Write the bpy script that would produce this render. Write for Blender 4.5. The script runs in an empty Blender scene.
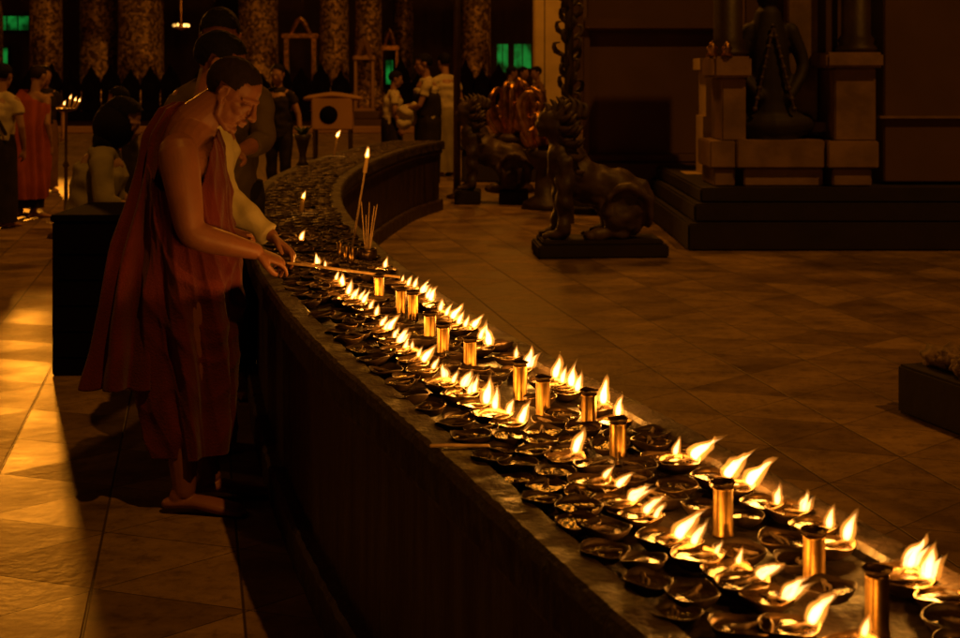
import bpy, bmesh, math, random, time
T0 = time.time()
from mathutils import Vector, Matrix, noise
random.seed(7)
C = bpy.context.scene.collection
R = math.radians
F = 1333.0; HY = 75.0; CAMZ = 1.4

def gp(px, py, z=0.0):
    """ground-plane lookup: where the sight line at (px,py) meets height z"""
    s = (py - HY) / (CAMZ - z)
    return Vector(((px - 480) / s, F / s, z))
def at(px, py, Y):
    return Vector(((px - 480) * Y / F, Y, CAMZ - (py - HY) * Y / F))

# ---------------------------------------------------------------- materials
def mat(name, col, rough=.6, metal=0.0, noise_amt=0.3, nscale=8.0, bump=0.0, bscale=40.0, col2=None, spec=.5, sss=0, detail=5, sheen=0):
    m = bpy.data.materials.new(name); m.use_nodes = True
    nt = m.node_tree; b = nt.nodes['Principled BSDF']
    b.inputs['Roughness'].default_value = rough
    b.inputs['Metallic'].default_value = metal
    b.inputs['Specular IOR Level'].default_value = spec
    if sheen: b.inputs['Sheen Weight'].default_value = sheen
    tc = nt.nodes.new('ShaderNodeTexCoord')
    n = nt.nodes.new('ShaderNodeTexNoise'); n.inputs['Scale'].default_value = nscale; n.inputs['Detail'].default_value = detail
    nt.links.new(tc.outputs['Object'], n.inputs['Vector'])
    r = nt.nodes.new('ShaderNodeValToRGB')
    c2 = col2 if col2 else tuple(c * (1 - noise_amt) for c in col)
    r.color_ramp.elements[0].position = .35; r.color_ramp.elements[1].position = .65
    r.color_ramp.elements[0].color = (*c2, 1); r.color_ramp.elements[1].color = (*col, 1)
    nt.links.new(n.outputs['Fac'], r.inputs['Fac'])
    nt.links.new(r.outputs['Color'], b.inputs['Base Color'])
    if bump:
        n2 = nt.nodes.new('ShaderNodeTexNoise'); n2.inputs['Scale'].default_value = bscale; n2.inputs['Detail'].default_value = 4
        nt.links.new(tc.outputs['Object'], n2.inputs['Vector'])
        bp = nt.nodes.new('ShaderNodeBump'); bp.inputs['Strength'].default_value = bump; bp.inputs['Distance'].default_value = .01
        nt.links.new(n2.outputs['Fac'], bp.inputs['Height']); nt.links.new(bp.outputs['Normal'], b.inputs['Normal'])
    return m

M = {}
M['skin'] = mat('skin', (.25, .10, .048), .45, spec=.35, nscale=14, noise_amt=.18, bump=.08, bscale=90)
M['skin_far'] = mat('skin_distant', (.30, .16, .10), .55, noise_amt=.2)
M['hair'] = mat('hair', (.008, .006, .005), .7, spec=.12, bump=.5, bscale=220, nscale=90)
M['stubble'] = mat('shaved_hair', (.022, .012, .008), .75, spec=.15, bump=.3, bscale=400, nscale=120)
M['robe'] = mat('maroon_cloth', (.125, .015, .013), .85, nscale=7, noise_amt=.35, bump=.35, bscale=160, spec=.25, sheen=.15)
M['robe_or'] = mat('orange_red_cloth', (.33, .07, .028), .8, nscale=5, bump=.2, bscale=60, spec=.2)
M['shirt'] = mat('cream_cotton', (.48, .40, .21), .8, noise_amt=.12, bump=.2, bscale=60, spec=.2)
M['khaki'] = mat('khaki_cotton', (.27, .235, .13), .85, noise_amt=.2, bump=.2, bscale=50, spec=.2)
M['olive'] = mat('olive_cotton', (.11, .075, .035), .85, noise_amt=.25, bump=.2, bscale=50, spec=.2)
M['white'] = mat('white_cotton', (.46, .40, .30), .8, noise_amt=.15, bump=.1, spec=.2)
M['dark'] = mat('dark_cotton', (.022, .016, .014), .85, noise_amt=.4, spec=.2)
M['brown'] = mat('brown_cotton', (.16, .085, .035), .85, noise_amt=.3, spec=.2)
M['black'] = mat('black_paint', (.007, .005, .004), .95, spec=.02, noise_amt=.3, nscale=3, bump=.1)
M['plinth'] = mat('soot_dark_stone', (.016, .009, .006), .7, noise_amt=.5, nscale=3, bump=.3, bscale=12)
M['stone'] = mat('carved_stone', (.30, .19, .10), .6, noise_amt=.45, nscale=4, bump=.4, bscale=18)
M['statue'] = mat('painted_plaster', (.085, .052, .03), .55, noise_amt=.55, nscale=7, bump=.5, bscale=22)
M['gilt'] = mat('gilded_metal', (.75, .42, .12), .32, 1.0, noise_amt=.6, nscale=12, bump=.8, bscale=30)
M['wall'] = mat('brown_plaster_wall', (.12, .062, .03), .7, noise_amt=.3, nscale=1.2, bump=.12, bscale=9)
M['pale'] = mat('cream_plaster', (.72, .56, .28), .7, noise_amt=.25, nscale=2, bump=.1)
M['pillar'] = mat('ochre_plaster', (.42, .24, .10), .7, noise_amt=.2, nscale=1.5, bump=.1)
M['wood'] = mat('dark_wood', (.05, .028, .015), .5, noise_amt=.5, nscale=4, bump=.2)
M['steel'] = mat('painted_pole', (.12, .08, .05), .4, .6, noise_amt=.3)
M['rock'] = mat('pale_rock', (.30, .20, .10), .7, noise_amt=.7, nscale=14, bump=1, bscale=30)
M['leaf'] = mat('dark_leaf', (.03, .05, .015), .5, noise_amt=.4)
M['bowl'] = mat('oily_lamp_metal', (.20, .12, .055), .3, .8, nscale=28, col2=(.035, .02, .012), bump=.2, bscale=60)
M['bowl_far'] = mat('sooty_lamp_metal', (.07, .04, .02), .5, .5, nscale=28, col2=(.02, .012, .008), bump=.2, bscale=60)
M['brass'] = mat('brass_cup', (.42, .245, .07), .34, 1.0, noise_amt=.6, nscale=18, bump=.06, bscale=30)
M['oil'] = mat('lamp_oil', (.05, .026, .008), .14, 0, noise_amt=.5, nscale=40, bump=.25, bscale=60, spec=.8)
M['wick'] = mat('burnt_wick', (.16, .10, .05), .9, noise_amt=.8, nscale=120)
M['wax'] = mat('yellow_wax', (.75, .5, .18), .4, noise_amt=.2)
M['bamboo'] = mat('bamboo_stick', (.62, .40, .17), .6, noise_amt=.4, nscale=30)

def emis(name, col, st):
    m = bpy.data.materials.new(name); m.use_nodes = True
    nt = m.node_tree; b = nt.nodes['Principled BSDF']
    b.inputs['Base Color'].default_value = (*[c * .3 for c in col], 1)
    tc = nt.nodes.new('ShaderNodeTexCoord'); n = nt.nodes.new('ShaderNodeTexNoise'); n.inputs['Scale'].default_value = 2.5
    nt.links.new(tc.outputs['Object'], n.inputs['Vector'])
    r = nt.nodes.new('ShaderNodeValToRGB'); r.color_ramp.elements[0].position = .4; r.color_ramp.elements[1].position = .62
    r.color_ramp.elements[0].color = (*[c * .12 for c in col], 1); r.color_ramp.elements[1].color = (*col, 1)
    nt.links.new(n.outputs['Fac'], r.inputs['Fac']); nt.links.new(r.outputs['Color'], b.inputs['Emission Color'])
    b.inputs['Emission Strength'].default_value = st
    return m
M['green'] = emis('green_lit_glass', (.02, .55, .07), .30)
M['amberlit'] = emis('amber_lit_glass', (1, .45, .08), .8)
M['bulb'] = emis('warm_bulb', (1, .5, .1), 6)

def flame_mat():
    m = bpy.data.materials.new('flame'); m.use_nodes = True
    nt = m.node_tree; nt.nodes.clear()
    out = nt.nodes.new('ShaderNodeOutputMaterial'); e = nt.nodes.new('ShaderNodeEmission')
    e.inputs['Color'].default_value = (1, .30, .03, 1); e.inputs['Strength'].default_value = FLAME_VOL
    nt.links.new(e.outputs[0], out.inputs['Volume'])
    return m
FLAME_VOL = 75
M['flame'] = flame_mat()
FLAME_VOL = 520
M['core'] = flame_mat(); _e = [n for n in M['core'].node_tree.nodes if n.type == 'EMISSION'][0]; _e.inputs[0].default_value = (1, .50, .14, 1); _e.inputs[1].default_value = 520; M['core'].name = 'flame_core'

def mosaic():
    m = bpy.data.materials.new('gold_mirror_mosaic'); m.use_nodes = True
    nt = m.node_tree; b = nt.nodes['Principled BSDF']
    tc = nt.nodes.new('ShaderNodeTexCoord')
    v = nt.nodes.new('ShaderNodeTexVoronoi'); v.inputs['Scale'].default_value = 15
    nt.links.new(tc.outputs['Object'], v.inputs['Vector'])
    r = nt.nodes.new('ShaderNodeValToRGB'); r.color_ramp.elements[0].color = (.10, .05, .02, 1); r.color_ramp.elements[1].color = (.52, .33, .14, 1)
    r.color_ramp.elements[0].position = .25; r.color_ramp.elements[1].position = .9
    sp = nt.nodes.new('ShaderNodeSeparateColor'); nt.links.new(v.outputs['Color'], sp.inputs[0]); nt.links.new(sp.outputs[0], r.inputs['Fac'])
    nt.links.new(r.outputs['Color'], b.inputs['Base Color'])
    b.inputs['Metallic'].default_value = .5; b.inputs['Roughness'].default_value = .5
    bp = nt.nodes.new('ShaderNodeBump'); bp.inputs['Strength'].default_value = 1; bp.inputs['Distance'].default_value = .05
    nt.links.new(sp.outputs[1], bp.inputs['Height']); nt.links.new(bp.outputs['Normal'], b.inputs['Normal'])
    return m
M['mosaic'] = mosaic()

def floor_mat():
    """worn marble laid in triangles: three families of joints 60 degrees apart, each tile its own tone"""
    m = bpy.data.materials.new('worn_marble_tiles'); m.use_nodes = True
    nt = m.node_tree; b = nt.nodes['Principled BSDF']; L = nt.links.new; N = nt.nodes.new
    def math_(op, a, b_=None, c=None):
        n = N('ShaderNodeMath'); n.operation = op
        for i, v in enumerate((a, b_, c)):
            if v is None: continue
            if isinstance(v, (int, float)): n.inputs[i].default_value = v
            else: L(v, n.inputs[i])
        return n.outputs[0]
    tc = N('ShaderNodeTexCoord'); O = tc.outputs['Object']
    fl, ds = [], []
    for ang, off in ((102, .30), (42, .52), (-18, .18)):
        d = N('ShaderNodeVectorMath'); d.operation = 'DOT_PRODUCT'; L(O, d.inputs[0]); d.inputs[1].default_value = (-math.sin(R(ang)) / .40, math.cos(R(ang)) / .40, 0)
        c = math_('ADD', d.outputs['Value'], off + 50); fl.append(math_('FLOOR', c)); fr = math_('FRACT', c)
        ds.append(math_('MULTIPLY', math_('MINIMUM', fr, math_('SUBTRACT', 1.0, fr)), 1.0 if ang == 102 else 1.9))
    cv = N('ShaderNodeCombineXYZ'); [L(f, cv.inputs[i]) for i, f in enumerate(fl)]
    wn = N('ShaderNodeTexWhiteNoise'); wn.noise_dimensions = '3D'; L(cv.outputs[0], wn.inputs['Vector'])
    tile = wn.outputs['Value']
    dist = math_('MINIMUM', math_('MINIMUM', ds[0], ds[1]), ds[2])
    jr = N('ShaderNodeMapRange'); jr.inputs['From Min'].default_value = .005; jr.inputs['From Max'].default_value = .014; L(dist, jr.inputs['Value'])
    n = N('ShaderNodeTexNoise'); n.inputs['Scale'].default_value = 2.6; n.inputs['Detail'].default_value = 9; n.inputs['Roughness'].default_value = .68
    mp2 = N('ShaderNodeMapping'); mp2.inputs['Scale'].default_value = (.85, 1.3, 1); L(O, mp2.inputs['Vector']); L(mp2.outputs[0], n.inputs['Vector'])
    tr = N('ShaderNodeValToRGB'); tr.color_ramp.elements[0].color = (.23, .15, .065, 1); tr.color_ramp.elements[1].color = (.38, .255, .11, 1); L(tile, tr.inputs['Fac'])
    r = N('ShaderNodeValToRGB'); r.color_ramp.elements[0].position = .33; r.color_ramp.elements[1].position = .66
    r.color_ramp.elements[0].color = (.30, .28, .25, 1); r.color_ramp.elements[1].color = (1, 1, 1, 1); L(n.outputs['Fac'], r.inputs['Fac'])
    mx = N('ShaderNodeMixRGB'); mx.blend_type = 'MULTIPLY'; mx.inputs[0].default_value = .9; L(tr.outputs[0], mx.inputs[1]); L(r.outputs[0], mx.inputs[2])
    ns = N('ShaderNodeTexNoise'); ns.inputs['Scale'].default_value = 17; ns.inputs['Detail'].default_value = 6; ns.inputs['Roughness'].default_value = .75; L(O, ns.inputs['Vector'])
    rs = N('ShaderNodeValToRGB'); rs.color_ramp.elements[0].position = .36; rs.color_ramp.elements[1].position = .50; rs.color_ramp.elements[0].color = (.38, .34, .3, 1); L(ns.outputs['Fac'], rs.inputs['Fac'])
    m2 = N('ShaderNodeMixRGB'); m2.blend_type = 'MULTIPLY'; m2.inputs[0].default_value = .6; L(mx.outputs[0], m2.inputs[1]); L(rs.outputs[0], m2.inputs[2]); mx = m2
    mj = N('ShaderNodeMixRGB'); L(jr.outputs[0], mj.inputs[0]); mj.inputs[1].default_value = (.05, .032, .016, 1); L(mx.outputs[0], mj.inputs[2]); L(mj.outputs[0], b.inputs['Base Color'])
    n3 = N('ShaderNodeTexNoise'); n3.inputs['Scale'].default_value = 30; n3.inputs['Detail'].default_value = 6; L(O, n3.inputs['Vector'])
    n4 = N('ShaderNodeTexNoise'); n4.inputs['Scale'].default_value = 5; n4.inputs['Detail'].default_value = 3; L(mp2.outputs[0], n4.inputs['Vector'])
    rg = math_('MULTIPLY_ADD', n.outputs['Fac'], .35, math_('MULTIPLY_ADD', tile, .12, .24)); L(rg, b.inputs['Roughness'])
    h = math_('ADD', math_('MULTIPLY', n3.outputs['Fac'], math_('MULTIPLY_ADD', tile, 1.1, .15)), math_('MULTIPLY', n4.outputs['Fac'], .55))
    h = math_('ADD', h, math_('MULTIPLY', jr.outputs[0], .4))
    bp = N('ShaderNodeBump'); bp.inputs['Strength'].default_value = .6; bp.inputs['Distance'].default_value = .006; L(h, bp.inputs['Height']); L(bp.outputs['Normal'], b.inputs['Normal'])
    b.inputs['Specular IOR Level'].default_value = .4
    return m
M['floor'] = floor_mat()

def altar_mat(name, c1, c2, rlo, rhi, streak):
    m = bpy.data.materials.new(name); m.use_nodes = True
    nt = m.node_tree; b = nt.nodes['Principled BSDF']; L = nt.links.new
    tc = nt.nodes.new('ShaderNodeTexCoord'); mp = nt.nodes.new('ShaderNodeMapping'); mp.inputs['Scale'].default_value = (1, 1, streak)
    L(tc.outputs['Object'], mp.inputs['Vector'])
    n = nt.nodes.new('ShaderNodeTexNoise'); n.inputs['Scale'].default_value = 16; n.inputs['Detail'].default_value = 7; L(mp.outputs[0], n.inputs['Vector'])
    r = nt.nodes.new('ShaderNodeValToRGB'); r.color_ramp.elements[0].position = .38; r.color_ramp.elements[1].position = .62
    r.color_ramp.elements[0].color = (*c1, 1); r.color_ramp.elements[1].color = (*c2, 1); L(n.outputs['Fac'], r.inputs['Fac']); L(r.outputs[0], b.inputs['Base Color'])
    rr = nt.nodes.new('ShaderNodeMapRange'); rr.inputs['From Min'].default_value = .35; rr.inputs['From Max'].default_value = .65
    rr.inputs['To Min'].default_value = rlo; rr.inputs['To Max'].default_value = rhi; L(n.outputs['Fac'], rr.inputs['Value']); L(rr.outputs[0], b.inputs['Roughness'])
    n2 = nt.nodes.new('ShaderNodeTexNoise'); n2.inputs['Scale'].default_value = 70; n2.inputs['Detail'].default_value = 5; L(mp.outputs[0], n2.inputs['Vector'])
    bp = nt.nodes.new('ShaderNodeBump'); bp.inputs['Strength'].default_value = .7; bp.inputs['Distance'].default_value = .006
    L(n2.outputs['Fac'], bp.inputs['Height']); L(bp.outputs[0], b.inputs['Normal'])
    return m
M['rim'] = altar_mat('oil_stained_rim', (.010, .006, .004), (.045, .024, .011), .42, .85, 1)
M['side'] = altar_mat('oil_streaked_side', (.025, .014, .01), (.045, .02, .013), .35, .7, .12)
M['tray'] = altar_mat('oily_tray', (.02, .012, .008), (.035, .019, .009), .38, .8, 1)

# ---------------------------------------------------------------- mesh helpers
def link(name, me, m=None, parent=None, smooth=True):
    o = bpy.data.objects.new(name, me); C.objects.link(o)
    if m: me.materials.append(m)
    if smooth: me.polygons.foreach_set('use_smooth', [True] * len(me.polygons))
    if parent:
        o.parent = parent
    return o
def obj(name, bm, m, parent=None, smooth=True, loc=None):
    me = bpy.data.meshes.new(name); bmesh.ops.recalc_face_normals(bm, faces=bm.faces); bm.to_mesh(me); bm.free()
    o = link(name, me, m, parent, smooth)
    if loc is not None: o.location = loc
    return o
def thing(name, label, cat, loc=(0, 0, 0), rz=0, group=None):
    o = bpy.data.objects.new(name, None); C.objects.link(o); o.empty_display_size = .1
    o.location = loc; o.rotation_euler = (0, 0, rz); tag(o, label, cat, group); return o
def tag(o, label=None, cat=None, group=None, kind=None):
    if label: o['label'] = label
    if cat: o['category'] = cat
    if group: o['group'] = group
    if kind: o['kind'] = kind
    return o
def box(bm, x0, x1, y0, y1, z0, z1, bev=0.0):
    r = bmesh.ops.create_cube(bm, size=1)
    vs = r['verts']
    for v in vs: v.co = Vector(((x0 + x1) / 2 + v.co.x * (x1 - x0), (y0 + y1) / 2 + v.co.y * (y1 - y0), (z0 + z1) / 2 + v.co.z * (z1 - z0)))
    if bev:
        es = list({e for v in vs for e in v.link_edges})
        bmesh.ops.bevel(bm, geom=es, offset=bev, segments=2, affect='EDGES', clamp_overlap=True)
def loft(bm, rings, closed=True, caps=True):
    """rings: list of lists of Vector"""
    vr = [[bm.verts.new(p) for p in r] for r in rings]
    n = len(vr[0])
    for a, b in zip(vr, vr[1:]):
        for i in range(n if closed else n - 1):
            j = (i + 1) % n
            bm.faces.new((a[i], a[j], b[j], b[i]))
    if caps and closed:
        bm.faces.new(vr[0]); bm.faces.new(vr[-1])
    return vr
def catmull(P, n):
    P = [Vector(p) for p in P]; out = []
    Q = [P[0] * 2 - P[1]] + P + [P[-1] * 2 - P[-2]]
    for i in range(1, len(Q) - 2):
        for k in range(n):
            t = k / n; a, b, c, d = Q[i - 1:i + 3]
            out.append(.5 * ((2 * b) + (c - a) * t + (2 * a - 5 * b + 4 * c - d) * t * t + (3 * b - a - 3 * c + d) * t ** 3))
    out.append(P[-1]); return out
def tube(bm, pts, rad, seg=12, sub=1, flat=1.0, flatdir=None, round_caps=True):
    """tapered tube through pts with radii; flat<1 squeezes along flatdir"""
    if sub > 1 and len(pts) > 1:
        q = catmull([(*p, r) for p, r in zip(pts, rad)] if False else pts, sub)
        rr = []
        for i in range(len(pts) - 1):
            for k in range(sub):
                t = k / sub; rr.append(rad[i] * (1 - t) + rad[i + 1] * t)
        rr.append(rad[-1]); pts, rad = q, rr
    pts = [Vector(p) for p in pts]; rad = list(rad)
    if round_caps:
        d0 = (pts[0] - pts[1]).normalized(); d1 = (pts[-1] - pts[-2]).normalized()
        p0, r0, p1, r1 = pts[0], rad[0], pts[-1], rad[-1]
        pre = [(p0 + d0 * r0 * math.sin(a), r0 * math.cos(a)) for a in (R(80), R(55), R(28))]
        post = [(p1 + d1 * r1 * math.sin(a), r1 * math.cos(a)) for a in (R(28), R(55), R(80))]
        pts = [a for a, _ in pre] + pts + [a for a, _ in post]; rad = [b for _, b in pre] + rad + [b for _, b in post]
    rings = []; prev = None
    for i, p in enumerate(pts):
        t = (pts[min(i + 1, len(pts) - 1)] - pts[max(i - 1, 0)])
        t = t.normalized() if t.length > 1e-9 else Vector((0, 0, 1))
        if prev is None:
            ref = Vector(flatdir) if flatdir is not None else (Vector((0, 1, 0)) if abs(t.y) < .9 else Vector((1, 0, 0)))
        else: ref = prev
        u = (ref - t * ref.dot(t)).normalized(); v = t.cross(u); prev = u
        rings.append([p + (u * math.cos(2 * math.pi * k / seg) * flat + v * math.sin(2 * math.pi * k / seg)) * rad[i] for k in range(seg)])
    loft(bm, rings)
def ell(bm, c, r, rot=None, seg=16):
    m_ = Matrix.Diagonal((r[0], r[1], r[2]))
    if rot is not None: m_ = rot @ m_
    bmesh.ops.create_uvsphere(bm, u_segments=seg, v_segments=seg // 2 + 2, radius=1, matrix=Matrix.Translation(Vector(c)) @ m_.to_4x4())
def lathe(bm, prof, seg=24, c=(0, 0, 0), close=False):
    rings = [[Vector((c[0] + r * math.cos(2 * math.pi * k / seg), c[1] + r * math.sin(2 * math.pi * k / seg), c[2] + z)) for k in range(seg)] for r, z in prof]
    vr = loft(bm, rings, caps=False)
    bmesh.ops.holes_fill(bm, edges=bm.edges[:], sides=seg + 1) if close else None
WS = None
def remesh(o, vox, smooth=2, disp=0.0, dscale=20.0):
    """melt overlapping pieces into one continuous surface and bake it"""
    md = o.modifiers.new('m', 'REMESH'); md.mode = 'VOXEL'; md.voxel_size = vox; md.use_smooth_shade = True
    if smooth:
        s = o.modifiers.new('s', 'SMOOTH'); s.factor = .5; s.iterations = smooth
    global WS
    if WS is None: WS = bpy.data.scenes.new('workshop')
    WS.collection.objects.link(o); vl = WS.view_layers[0]; vl.update(); dg = vl.depsgraph
    me = bpy.data.meshes.new_from_object(o.evaluated_get(dg))
    WS.collection.objects.unlink(o)
    o.modifiers.clear(); old = o.data; mats = [m for m in old.materials]
    o.data = me; me.materials.clear()
    for m in mats: me.materials.append(m)
    if disp:
        nn = [v.normal.copy() for v in me.vertices]
        for v, n_ in zip(me.vertices, nn): v.co += n_ * disp * noise.noise(v.co * dscale)
    me.polygons.foreach_set('use_smooth', [True] * len(me.polygons))
    return o

# ---------------------------------------------------------------- people
def head_bm(bm, c, rot, s=1.0):
    def T(p): return Vector(c) + rot @ (Vector(p) * s)
    def E(p, r): ell(bm, T(p), [k * s for k in r], rot)
    def TU(ps, rs, **k): tube(bm, [T(p) for p in ps], [r * s for r in rs], **k)
    E((-.012, 0, .035), (.098, .076, .088)); E((.028, 0, -.03), (.060, .058, .082))
    E((.068, 0, -.098), (.020, .022, .017))
    TU([(.086, 0, .018), (.097, 0, -.005), (.108, 0, -.026)], [.008, .010, .0145], seg=10)
    E((.097, .012, -.031), (.010, .008, .008)); E((.097, -.012, -.031), (.010, .008, .008))
    for q in (-1, 1):
        TU([(.088, q * .010, .026), (.078, q * .042, .026), (.055, q * .062, .018)], [.007, .0085, .007], seg=8)
        E((.050, q * .044, -.022), (.030, .020, .022))
        E((.076, q * .032, .003), (.015, .018, .012)); E((.066, q * .034, -.006), (.02, .022, .02))
        TU([(-.005, q * .060, -.03), (.008, q * .056, -.072), (.055, q * .022, -.1)], [.012, .014, .014], seg=8)
        E((.018, q * .034, -.050), (.050, .030, .048), ); E((.045, q * .030, -.045), (.034, .026, .034))
        E((-.012, q * .080, -.004), (.016, .007, .030)); E((-.004, q * .076, -.028), (.009, .007, .012))
        TU([(.004, q * .082, .0), (-.004, q * .086, .024), (-.022, q * .088, .02), (-.025, q * .086, -.006)], [.0045, .005, .005, .0045], seg=6)
    TU([(.084, -.020, -.056), (.096, 0, -.052), (.084, .020, -.056)], [.005, .0085, .005], seg=8)
    TU([(.082, -.018, -.068), (.093, 0, -.068), (.082, .018, -.068)], [.005, .0085, .005], seg=8)
def hair_bm(bm, c, rot, s=1.0, grow=1.07, long=False, line=.03):
    """scalp cap: the cranium a little larger, cut at the hairline"""
    b2 = bmesh.new(); ell(b2, (-.014, 0, .036), (.098 * grow + .002, .076 * grow + .001, .088 * grow), seg=110)
    kill = []
    for v in b2.verts:
        x, y, z = v.co
        lim = -.035 if x < -.03 else (-.035 + (x + .03) * 1.25)
        if abs(y) > .05 and x > -.04: lim = max(lim, .026)
        if x > .03: lim = max(lim, .066 + .2 * (x - .03) if x < .075 else .078)
        if z < lim: kill.append(v)
    bmesh.ops.delete(b2, geom=kill, context='VERTS')
    for v in b2.verts:
        v.co += v.co.normalized() * .0035 * noise.noise(v.co * 60)
        v.co = Vector(c) + rot @ (v.co * s)
    me = bpy.data.meshes.new('tmp'); b2.to_mesh(me); b2.free(); bm.from_mesh(me); bpy.data.meshes.remove(me)
    if long:
        tube(bm, [Vector(c) + rot @ Vector(p) for p in [(-.05, 0, .05), (-.09, 0, .0), (-.10, 0, -.08)]], [.07, .055, .03], seg=12)
        ell(bm, Vector(c) + rot @ Vector((-.105, 0, .0)), (.045, .05, .05))
def hand_bm(bm, wrist, d, palm_n, side=1, curl=.6, s=1.0, pinch=False):
    """d: direction of the hand, palm_n: direction the palm faces, side: thumb side sign"""
    d = Vector(d).normalized(); n = Vector(palm_n); n = (n - d * n.dot(d)).normalized(); t = d.cross(n) * side
    w = Vector(wrist)
    def P(a, b, c): return w + (d * a + t * b + n * c) * s
    tube(bm, [P(-.01, 0, 0), P(.03, 0, .002), P(.085, .003, .004)], [.027 * s, .036 * s, .038 * s], seg=12, flat=.42, flatdir=n)
    for k, (off, L, r) in enumerate([(.029, .070, .0088), (.010, .078, .0092), (-.010, .073, .0088), (-.028, .058, .0078)]):
        c = curl * (1 + .12 * k) if not (pinch and k == 0) else curl * .75
        p = P(.080, off, .002); a = 0; pts = [P(.06, off * .9, .002), p]; r0 = [r * 1.05 * s, r * s]
        for j, fr in enumerate((.46, .30, .24)):
            a += c * (.6 if j == 0 else .75)
            p = p + (d * math.cos(a) + n * math.sin(a) + t * (off * .6)) * L * fr * s
            pts.append(p.copy()); r0.append(r * s * (.95 - .09 * j))
        tube(bm, pts, r0, seg=8, sub=2)
    if pinch: tp = [P(.02, .022, .006), P(.048, .044, .022), P(.078, .042, .038), P(.100, .030, .046)]
    else: tp = [P(.02, .022, .004), P(.045, .046, .014), P(.068, .056, .024), P(.088, .052, .032)]
    tube(bm, tp, [.014 * s, .0125 * s, .011 * s, .009 * s], seg=8, sub=2)
def foot_bm(bm, ankle, d, s=1.0):
    d = Vector((d[0], d[1], 0)).normalized(); a = Vector(ankle); t = Vector((-d.y, d.x, 0))
    tube(bm, [a + Vector((0, 0, .02)), Vector((a.x, a.y, .05)) - d * .02], [.036 * s, .034 * s], seg=12)
    base = Vector((a.x, a.y, 0))
    tube(bm, [base - d * .045 + Vector((0, 0, .032)), base + d * .04 + Vector((0, 0, .038)), base + d * .12 + Vector((0, 0, .024)), base + d * .165 + Vector((0, 0, .018))], [.031, .036, .040, .034], seg=12, flat=.58, flatdir=(0, 0, 1), sub=2)
    for k in range(5):
        o = (k - 2) * .0165
        tube(bm, [base + d * .16 + t * o + Vector((0, 0, .016)), base + d * (.205 - .008 * abs(k - 1)) + t * o * 1.05 + Vector((0, 0, .011))], [.0105, .0085], seg=6)
def rotm(yaw, pitch=0, roll=0):
    return (Matrix.Rotation(yaw, 3, 'Z') @ Matrix.Rotation(pitch, 3, 'Y') @ Matrix.Rotation(roll, 3, 'X'))

def cloth_loft(prof, nth=120, nz=80, fold=None, seedv=0.0, top_cut=None):
    """prof: list of (z, cx, cy, rx, ry); fold(theta, z01)->radial offset"""
    keys = sorted(prof, key=lambda p: -p[0]); n = max(2, nz // (len(keys) - 1)); rows = []
    for i in range(len(keys) - 1):
        for k in range(n):
            t = k / n; a = keys[max(i - 1, 0)]; b = keys[i]; c = keys[i + 1]; d = keys[min(i + 2, len(keys) - 1)]
            rows.append([b[j] + (c[j] - b[j]) * t if j == 0 else .5 * ((2 * b[j]) + (c[j] - a[j]) * t + (2 * a[j] - 5 * b[j] + 4 * c[j] - d[j]) * t * t + (3 * b[j] - a[j] - 3 * c[j] + d[j]) * t ** 3) for j in range(5)])
    rows.append(list(keys[-1]))
    rings = []
    for i, (z, cx, cy, rx, ry) in enumerate(rows):
        f = i / (len(rows) - 1); ring = []
        for k in range(nth):
            th = 2 * math.pi * k / nth; o = fold(th, f, z) if fold else 0
            o += .006 * noise.noise(Vector((math.cos(th) * 3, math.sin(th) * 3, z * 6 + seedv)))
            ring.append(Vector((cx + (rx + o) * math.cos(th), cy + (ry + o) * math.sin(th), z)))
        rings.append(ring)
    bm = bmesh.new(); loft(bm, rings, caps=False); return bm

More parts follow.
